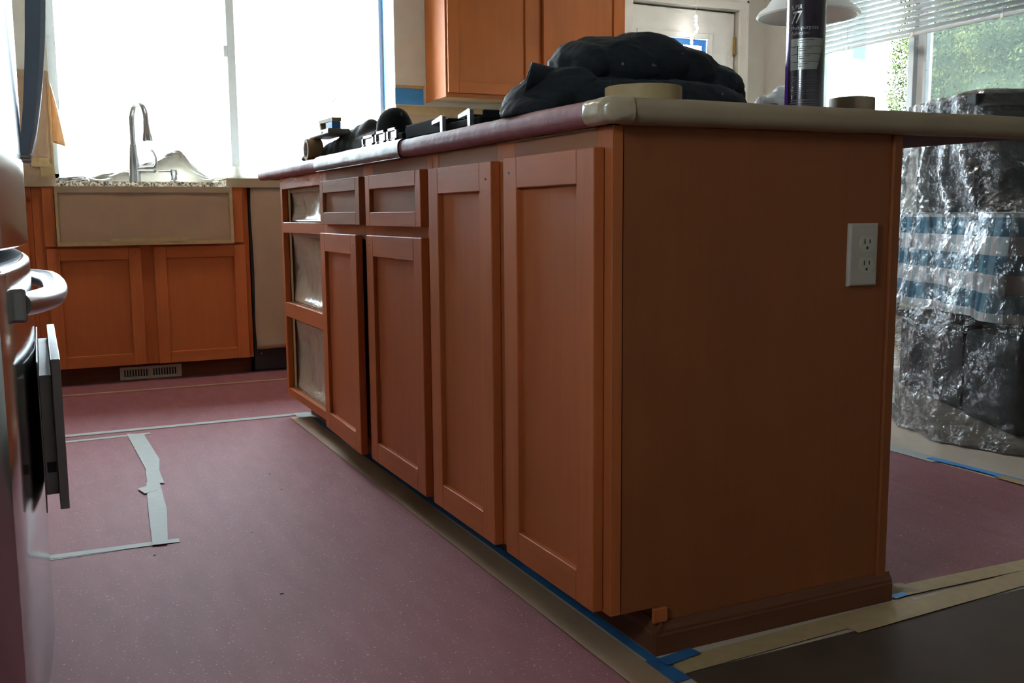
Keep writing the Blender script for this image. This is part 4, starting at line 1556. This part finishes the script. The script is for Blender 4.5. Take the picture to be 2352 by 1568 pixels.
def cuff(a, b_):
    ang = a * 2 * math.pi
    t_ = b_
    c = Vector((.020 + .085 * t_, .335 + .02 * t_, .985 - .004 * t_))
    ax = Vector((.028 - .006 * t_, 0, 0))
    return c + Vector((.018 * math.cos(ang) * (1 - .3 * t_) + .010 * math.sin(ang), .045 * math.cos(ang), .032 * math.sin(ang) * (1 - .15 * t_)))


obj('cuff', gridsurf(cuff, 28, 8, .002), M['cloth'], cl, smooth='all')

# brush and bag behind the can
br = thing('paint_brush', 'black-handled brush lying between the clothes and white bag', 'brush', (.57, .36, ZW))
b = new()
tube(b, [(.475, .36, .932), (.53, .36, .940), (.575, .362, .957), (.60, .364, .962)], [.004, .006, .0085, .006], 10)
obj('handle', b, M['black'], br, smooth=True)
b = new()
tube(b, [(.592, .364, .957), (.625, .366, .960), (.65, .368, .950)], [.016, .017, .012], 12, flat=(.6, 1))
obj('bristles', b, M['dark_fabric'], br, smooth=True)
wb = thing('plastic_bag', 'small white plastic bag with yellow print behind the spray can', 'bag', (.655, .40, ZW))
obj('film', blob([((.665, .40, .950), (.055, .05, .040), 0, .2), ((.685, .40, .985), (.035, .04, .028), 0, -.6)], .006, .008, 22, .005, 60, ZW, 4.0, .003, (1, 0, .6), 140), M['white_bag'], wb, smooth='all')
b = new()
tube(b, [(.612, .35, .935), (.63, .345, .955), (.65, .345, .957), (.655, .345, .935)], .0022, 7)
obj('drawstring', b, M['yellow'], wb, smooth=True)
obj('print_patch', blob([((.688, .357, 1.0), (.014, .008, .012), 0, .4)], .004, .002, 60), M['yellow'], wb, smooth='all')

# cooktop with grates
ck = thing('gas_cooktop', 'steel gas cooktop with black grates in the island worktop', 'cooktop', (.29, 1.15, ZW))
obj('tray', box(.035, .54, .60, 1.68, ZW + .0006, ZW + .008, .003), M['steel'], ck)


def grate(y0, y1, par, ht=.048):
    g = obj('grate', box(.050, .060, y0, y1, ZW + .014, ZW + ht, .003), M['cast_iron'], par)
    obj('bar', box(.50, .51, y0, y1, ZW + .014, ZW + .048, .003), M['cast_iron'], g)
    for y in (y0, (y0 + y1) / 2 - .005, y1 - .010):
        obj('bar', box(.060, .50, y, y + .010, ZW + .024, ZW + .044, .003), M['cast_iron'], g)
    for x in (.054, .50):
        for y in (y0 + .004, y1 - .016):
            obj('foot', box(x, x + .012, y, y + .012, ZW + .007, ZW + .020, .002), M['cast_iron'], g)
    return g


g1 = grate(.845, 1.085, ck)
g2 = grate(1.11, 1.40, ck, .034)
g3 = grate(.62, .83, ck, .030)
for y in (.66, .82):
    pr = [(y + .055, ZW + .040), (y - .004, ZW + .049), (y - .012, ZW + .046), (y - .012, ZW + .010), (y + .002, ZW + .010), (y + .004, ZW + .036), (y + .055, ZW + .032)]
    bf = prism(pr, 'x', .040, .049)
    obj('finger', bf, M['steel_rough'], g3)
for y in (.93, 1.25):
    for x in (.17, .40):
        b = new()
        lathe(b, [(.0001, .008), (.045, .008), (.045, .018), (.038, .024), (.0001, .026)], (x, y, ZW), 28)
        obj('burner', b, M['cast_iron'], ck, smooth=True)

for k, (y, wd) in enumerate(((1.345, .105), (1.235, .085), (1.14, .080))):
    t = thing('strap_buckle', ['nickel strap buckle nearest the black bundle', 'middle nickel strap buckle on the cooktop edge', 'nickel strap buckle nearest the cooktop grate'][k], 'buckle', (.03, y, ZW + .01), 'buckles on the cooktop')
    b = new()
    z0, z1 = ZW + .012, ZW + .046 - .004 * (k == 0)
    bx(b, .030, .036, y - wd / 2, y + wd / 2, z0, z0 + .007)
    bx(b, .030, .036, y - wd / 2, y + wd / 2, z1 - .007, z1)
    bx(b, .030, .036, y - wd / 2, y - wd / 2 + .012, z0, z1)
    bx(b, .030, .036, y + wd / 2 - .012, y + wd / 2, z0, z1)
    obj('frame', b, M['nickel'], t)
    obj('plate', box(.033, .035, y - wd / 2 + .014, y + wd / 2 - .014, z0 + .008, z1 - .008, .001), M['nickel'], t)
    b = new()
    tube(b, [(.028, y + wd / 2 - .01, ZW + .009), (.031, y + wd / 2 - .025, ZW + .016)], .004, 8)
    obj('tongue', b, M['steel'], t)

bd = thing('cloth_bundle', 'black cloth bundle with a rounded hump on the cooktop', 'cloth', (.11, 1.6, ZW))
obj('fabric', blob([((.115, 1.350, .975), (.05, .055, .064), 0, 0), ((.115, 1.352, .95), (.055, .066, .05), 0, 0), ((.12, 1.5, .945), (.07, .22, .045), 0, 0)]
                   + [((.11 - .05 * k / 8, 1.56 + .055 * k, .930), (.05, .075, .096 - .0098 * k), 0, 0) for k in range(9)],
                   .008, .004, 9, .002, 24, ZW + .0085, 8.0, 0, (1, 0, 0), 60, .002, .8), M['cloth'], bd, smooth='all')

tape_roll('narrow tan tape roll standing on edge at the far end of the island', (-.012, 1.868, ZW + .0345), .0345, .026, .05, 'x')
tc_ = thing('tool_case', 'flat grey tool case resting on the upright tape roll', 'case', (.03, 1.76, .988))
obj('shell', box(.005, .075, 1.655, 1.890, .9865, 1.0045, .004), M['holder'], tc_)
b = new()
lathe(b, [(.0001, -.001), (.003, -.001), (.003, .001), (.0001, .001)], (.0045, 1.73, .996), 10, 'x')
obj('rivet', b, M['steel'], tc_)
wd_ = thing('wooden_clamp', 'small wooden hand clamp on top of the grey tool case', 'clamp', (.04, 1.74, 1.004))
obj('jaw', prism([(1.665, 1.026), (1.82, 1.030), (1.825, 1.040), (1.665, 1.038)], 'x', .022, .050), M['tape'], wd_)
obj('jaw', prism([(1.790, 1.0045), (1.810, 1.0045), (1.824, 1.030), (1.808, 1.030)], 'x', .022, .050), M['tape'], wd_)
obj('pad', box(.022, .050, 1.67, 1.742, 1.0045, 1.026, .002), M['blue_tape'], wd_)
wr_ = thing('wire_frame', 'thin wire frame standing on the wooden clamp', 'wire', (.035, 1.72, 1.039))
b = new()
tube(b, [(.034, 1.755, 1.039), (.034, 1.755, 1.082)], .0011, 6)
obj('upright', b, M['steel'], wr_)
b = new()
tube(b, [(.034, 1.70, 1.039), (.034, 1.70, 1.090)], .0011, 6)
obj('upright', b, M['steel'], wr_)
b = new()
tube(b, [(.034, 1.725, 1.091), (.034, 1.70, 1.088), (.034, 1.67, 1.092)], .0022, 6)
obj('crossbar', b, M['nickel'], wr_)

# ------------------------------------------------------------------ dining table under plastic
C0 = Vector((1.95, .80, 0))
tu = Vector((.43, .90, 0)).normalized()
tv = Vector((tu.y, -tu.x, 0))


def T(a, b_, z):
    p = C0 + tu * a + tv * b_
    return Vector((p.x, p.y, z))


LT, WTB = 1.30, .86


def tbox(a0, a1, b0, b1, z0, z1, bev=0):
    bm_ = new()
    v = [bm_.verts.new(T(*q)) for q in ((a0, b0, z0), (a1, b0, z0), (a1, b1, z0), (a0, b1, z0), (a0, b0, z1), (a1, b0, z1), (a1, b1, z1), (a0, b1, z1))]
    for q in ((3, 2, 1, 0), (4, 5, 6, 7), (0, 1, 5, 4), (1, 2, 6, 5), (2, 3, 7, 6), (3, 0, 4, 7)):
        bm_.faces.new([v[i] for i in q])
    bmesh.ops.recalc_face_normals(bm_, faces=bm_.faces[:])
    if bev:
        bmesh.ops.bevel(bm_, geom=bm_.edges[:], offset=bev, segments=2, profile=.5, affect='EDGES')
    return bm_


M['dark_wood'] = wood('dark_table_wood', (.11, .05, .028), 'z', .4)
tb = thing('dining_table', 'dining table on a dark pedestal under the plaid cloth', 'table', T(.7, .46, 0))
obj('tabletop', tbox(0.01, LT - .01, .01, WTB - .01, .695, .727, .004), M['dark_wood'], tb)
obj('apron', tbox(.12, LT - .12, .12, WTB - .12, .64, .694), M['dark_wood'], tb)
obj('pedestal', tbox(LT / 2 - .07, LT / 2 + .07, .655, .765, .06, .64, .01), M['dark_wood'], tb)
obj('foot', tbox(LT / 2 - .36, LT / 2 + .36, .66, .76, 0, .06, .01), M['dark_wood'], tb)


def cloth_mesh():
    bm_ = new()
    uvl = bm_.loops.layers.uv.new('uv')
    peri = [(0, 0), (LT, 0), (LT, WTB), (0, WTB)]
    ring = []
    s = 0
    for k in range(4):
        p, q = Vector(peri[k]), Vector(peri[(k + 1) % 4])
        ln = (q - p).length
        nseg = int(ln / .025)
        for i in range(nseg):
            pt = p.lerp(q, i / nseg)
            dr_ = (q - p).normalized()
            out = Vector((dr_.y, -dr_.x))
            # blend outward normal at the corner
            if i == 0:
                pd = (p - Vector(peri[k - 1])).normalized()
                out = (out + Vector((pd.y, -pd.x))).normalized()
            ring.append((pt, out, s + ln * i / nseg))
        s += ln
    n_ = len(ring)
    rows = []
    for j in range(9):
        t_ = j / 8
        row = []
        for pt, out, ss in ring:
            if j == 0:
                z, d = .731, -.02
            else:
                z = .729 - (j - 1) / 7 * .345
                d = .003 + .020 * ((j - 1) / 7) * (1 + math.sin(ss * 21) * .8 + .6 * math.sin(ss * 9.1 + 1))
            row.append(bm_.verts.new(T(pt.x + out.x * d, pt.y + out.y * d, z)))
        rows.append(row)
    for j in range(8):
        for k in range(n_):
            fc_ = bm_.faces.new((rows[j][k], rows[j][(k + 1) % n_], rows[j + 1][(k + 1) % n_], rows[j + 1][k]))
            for lp, (jj, kk) in zip(fc_.loops, ((j, k), (j, k + 1), (j + 1, k + 1), (j + 1, k))):
                ss = ring[kk % n_][2] if kk < n_ else s
                lp[uvl].uv = (ss, -jj * .345 / 7)
    fc_ = bm_.faces.new(rows[0])
    for lp in fc_.loops:
        lp[uvl].uv = (lp.vert.co.x, lp.vert.co.y)
    bmesh.ops.recalc_face_normals(bm_, faces=bm_.faces[:])
    bmesh.ops.solidify(bm_, geom=bm_.faces[:], thickness=.0012)
    return bm_


o = obj('tablecloth', cloth_mesh(), M['plaid'], None, smooth=True)
tag(o, 'blue and white plaid tablecloth showing through the plastic', 'tablecloth')
# things piled on the table
cbx = thing('storage_bin', 'dark bin on the table forming the peak under the plastic', 'bin', T(.55, .30, .733))
bm_ = tbox(.36, .74, .04, .56, .734, 1.10, .02)
obj('bin_body', bm_, M['dark_fabric'], cbx)
obj('bin_lid', tbox(.35, .75, .03, .57, 1.101, 1.140, .008), M['dark_fabric'], cbx)
crt = thing('carton', 'pale carton on the table behind the plastic', 'box', T(1.12, .26, .733))
obj('carton_body', tbox(.98, 1.24, .10, .42, .734, .995, .003), M['cardboard'], crt)
obj('carton_flap', tbox(.98, 1.24, .10, .26, .996, .999), M['cardboard'], crt)


fb = thing('duffel_bag', 'dark bulky bag on the floor under the covered table', 'bag', T(.25, .35, 0))
bb_ = tbox(.03, .42, .06, .62, .002, .32)
bmesh.ops.bevel(bb_, geom=bb_.edges[:], offset=.03, segments=3, profile=.5, affect='EDGES')
obj('bag_body', bb_, M['dark_fabric'], fb, smooth='all')
b = new()
tube(b, [T(.22, .22, .31), T(.22, .26, .36), T(.22, .40, .36), T(.22, .44, .31)], .012, 8)
obj('bag_strap', b, M['black'], fb, smooth=True)


gb = thing('added_bin', 'grey bin added to darken the floor beside the bag under the table', 'bin', T(.75, .34, 0))  # put in to darken the floor under the table
M['added_bin_grey'] = plain('added_bin_plastic', (.030, .029, .030), .6)
obj('bin_body', tbox(.47, 1.05, .08, .60, .002, .30, .02), M['added_bin_grey'], gb)
obj('bin_lid', tbox(.455, 1.065, .065, .615, .301, .325, .006), M['added_bin_grey'], gb)


def drape():
    """plastic sheeting: peak outline, table edge, floor outline around the table"""
    nA, nR = 420, 150
    ca, cb = LT / 2, WTB / 2

    def rect(th, ha, hb, rnd_=6):
        c, s_ = math.cos(th), math.sin(th)
        k = (abs(c / ha) ** rnd_ + abs(s_ / hb) ** rnd_) ** (-1 / rnd_)
        return k * c, k * s_
    def fn(uu, vv):
        th = uu * 2 * math.pi
        if vv < .25:
            t_ = vv / .25
            e0 = rect(th, .43, .29)
            x, y = e0[0] * t_, e0[1] * t_
            x += .13; y += -.12
            z = 1.160 - .006 * t_ - .05 * max(0, x) 
        elif vv < .5:
            t_ = (vv - .25) / .25
            e0, e1 = rect(th, .43, .29), rect(th, ca + .03, cb + .03, 10)
            x = (e0[0] + .13) * (1 - t_) + e1[0] * t_
            y = (e0[1] - .12) * (1 - t_) + e1[1] * t_
            z = (1.154 - .05 * max(0, e0[0] + .13)) * (1 - t_) + .742 * t_ - .05 * math.sin(t_ * math.pi)
        else:
            t_ = (vv - .5) / .5
            e1, e2 = rect(th, ca + .03, cb + .03, 10), rect(th, ca + .20, cb + .21, 5)
            x = e1[0] * (1 - t_) + e2[0] * t_
            y = e1[1] * (1 - t_) + e2[1] * t_
            z = .742 * (1 - t_) + .006 * t_
        # chair bulge on the near long side
        if y < -cb + .05 and vv > .4:
            pass
        k = min(1, max(0, (vv - .2) * 6))
        w1 = math.sin(th * 23 + 3 * noise.noise(Vector((th * 2, vv * 3, 1)))) * .016
        p = T(ca + x, cb + y, z)
        rg = lambda s_, sd: (1 - abs(noise.noise(Vector((p.x * s_ + sd, p.y * s_, p.z * s_ * .8)))) * 2.2)
        w2 = .030 * noise.noise(p * 4.5) + .016 * rg(7, 0) + .008 * rg(17, 3) + .004 * rg(38, 9)
        dd = Vector((math.cos(th), math.sin(th)))
        push = (w1 + w2) * k + .012 * k
        q = T(ca + x + dd.x * push, cb + y + dd.y * push, max(.004, z + (.010 * noise.noise(p * 7) if vv < .97 else 0)))
        return q
    bm_ = gridsurf(fn, nA, nR)
    bmesh.ops.remove_doubles(bm_, verts=bm_.verts[:], dist=.0004)
    bmesh.ops.recalc_face_normals(bm_, faces=bm_.faces[:])
    return bm_


o = obj('plastic_sheeting', drape(), M['plastic'], None, smooth='all')
tag(o, 'clear crinkled plastic sheeting draped over the dining table to the floor', 'plastic sheet')

# ------------------------------------------------------------------ pendant lamp
PL = Vector((2.25, 2.08, 1.557))
pl = thing('pendant_lamp', 'white bell-shaped pendant lamp hanging behind the spray can', 'lamp', PL)
b = new()
pr_ = [(.212, .018), (.218, .022), (.205, .042), (.175, .062), (.160, .085), (.150, .10), (.12, .14), (.07, .175), (.035, .19)]
pr_in = [(rr - .004, zz - .002) for rr, zz in pr_[::-1]]
lathe(b, pr_ + pr_in, PL, 56, closed=True)
bmesh.ops.recalc_face_normals(b, faces=b.faces[:])
sh = obj('shade', b, M['shade_white'], pl, smooth=True)
b = new()
lathe(b, [(.1555, .086), (.1600, .089), (.1600, .095), (.152, .098)], PL, 56)
obj('ring', b, M['black'], sh, smooth=True)
b = new()
lathe(b, [(.0001, .16), (.036, .16), (.036, .22), (.018, .245), (.0001, .25)], PL, 24)
obj('holder', b, M['nickel'], pl, smooth=True)
b = new()
tube(b, [PL + Vector((0, 0, .24)), PL + Vector((0, 0, ZC - PL.z - .02))], .004, 8)
obj('cord', b, M['black'], pl)
b = new()
lathe(b, [(.0001, ZC - PL.z - .03), (.05, ZC - PL.z - .03), (.06, ZC - PL.z - .001), (.0001, ZC - PL.z - .001)], PL, 28)
obj('ceiling_rose', b, M['nickel'], pl, smooth=True)
b = new()
bmesh.ops.create_uvsphere(b, u_segments=18, v_segments=12, radius=.032, matrix=Matrix.Translation(PL + Vector((0, 0, .115))))
obj('globe', b, M['shade_white'], pl, smooth=True)

# ------------------------------------------------------------------ blind on the dining window
bl = thing('venetian_blind', 'white venetian blind half lowered over the dining window', 'blind', (3.62, 2.76, 1.7))
obj('bottom_rail', box(3.560, 3.590, 1.965, 3.560, 1.688, 1.703, .003), M['white_vinyl'], bl)
nsl = 13
z0 = 1.718
dsl = .0300
sl_me = None
for k in range(nsl):
    z = z0 + k * dsl
    if sl_me is None:
        def fn(a, b_):
            xx = -.0125 + .025 * b_
            return Vector((xx * .62, -.795 + 1.59 * a, -xx * .785 + .0012 * math.sin(b_ * math.pi)))
        o = obj('slat', gridsurf(fn, 1, 4, .0006), M['blind_vinyl'], bl, smooth='all')
        # slat mesh is authored about the origin
        off = WLOC[bl.name]
        for v in o.data.vertices:
            v.co += off
        sl_me = o.data
    else:
        o = bpy.data.objects.new('slat', sl_me)
        COL.objects.link(o)
        o.parent = bl
    o.location = Vector((3.575, 2.7625, z)) - WLOC[bl.name]
obj('head_rail', box(3.555, 3.597, 1.965, 3.560, z0 + nsl * dsl, z0 + nsl * dsl + .03, .003), M['white_vinyl'], bl)
for y in (3.20, 2.72, 2.16):
    b = new()
    tube(b, [(3.5605, y, 1.69), (3.5605, y, z0 + nsl * dsl)], .0012, 6)
    obj('ladder_cord', b, M['white_vinyl'], bl)
    obj('cord_clip', box(3.557, 3.562, y - .010, y + .010, 1.682, 1.705, .002), M['white'], bl)

# hanging bead string before the door
bs = thing('bead_string', 'string of beads with added glow hanging before the white door', 'bead string', (3.0, 3.93, 1.72))
M['bead'], _nt, _b = mat('glow_bead')
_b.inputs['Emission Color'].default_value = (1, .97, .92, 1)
_b.inputs['Emission Strength'].default_value = 1.5  # glow put into the beads for their bright highlights
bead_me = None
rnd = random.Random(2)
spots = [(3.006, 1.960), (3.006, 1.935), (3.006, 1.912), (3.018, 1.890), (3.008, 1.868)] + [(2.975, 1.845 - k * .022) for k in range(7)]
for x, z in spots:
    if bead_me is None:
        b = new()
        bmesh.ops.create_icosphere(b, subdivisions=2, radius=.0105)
        o = obj('globe', b, M['bead'], None, smooth='all')
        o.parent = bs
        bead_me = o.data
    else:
        o = bpy.data.objects.new('globe', bead_me)
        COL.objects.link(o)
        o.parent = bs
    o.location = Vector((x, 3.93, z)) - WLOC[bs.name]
b = new()
tube(b, [(3.006, 3.93, ZC - .001), (3.006, 3.93, 1.90), (2.978, 3.93, 1.845), (2.975, 3.93, 1.70)], .001, 5)
obj('thread', b, M['white'], bs)
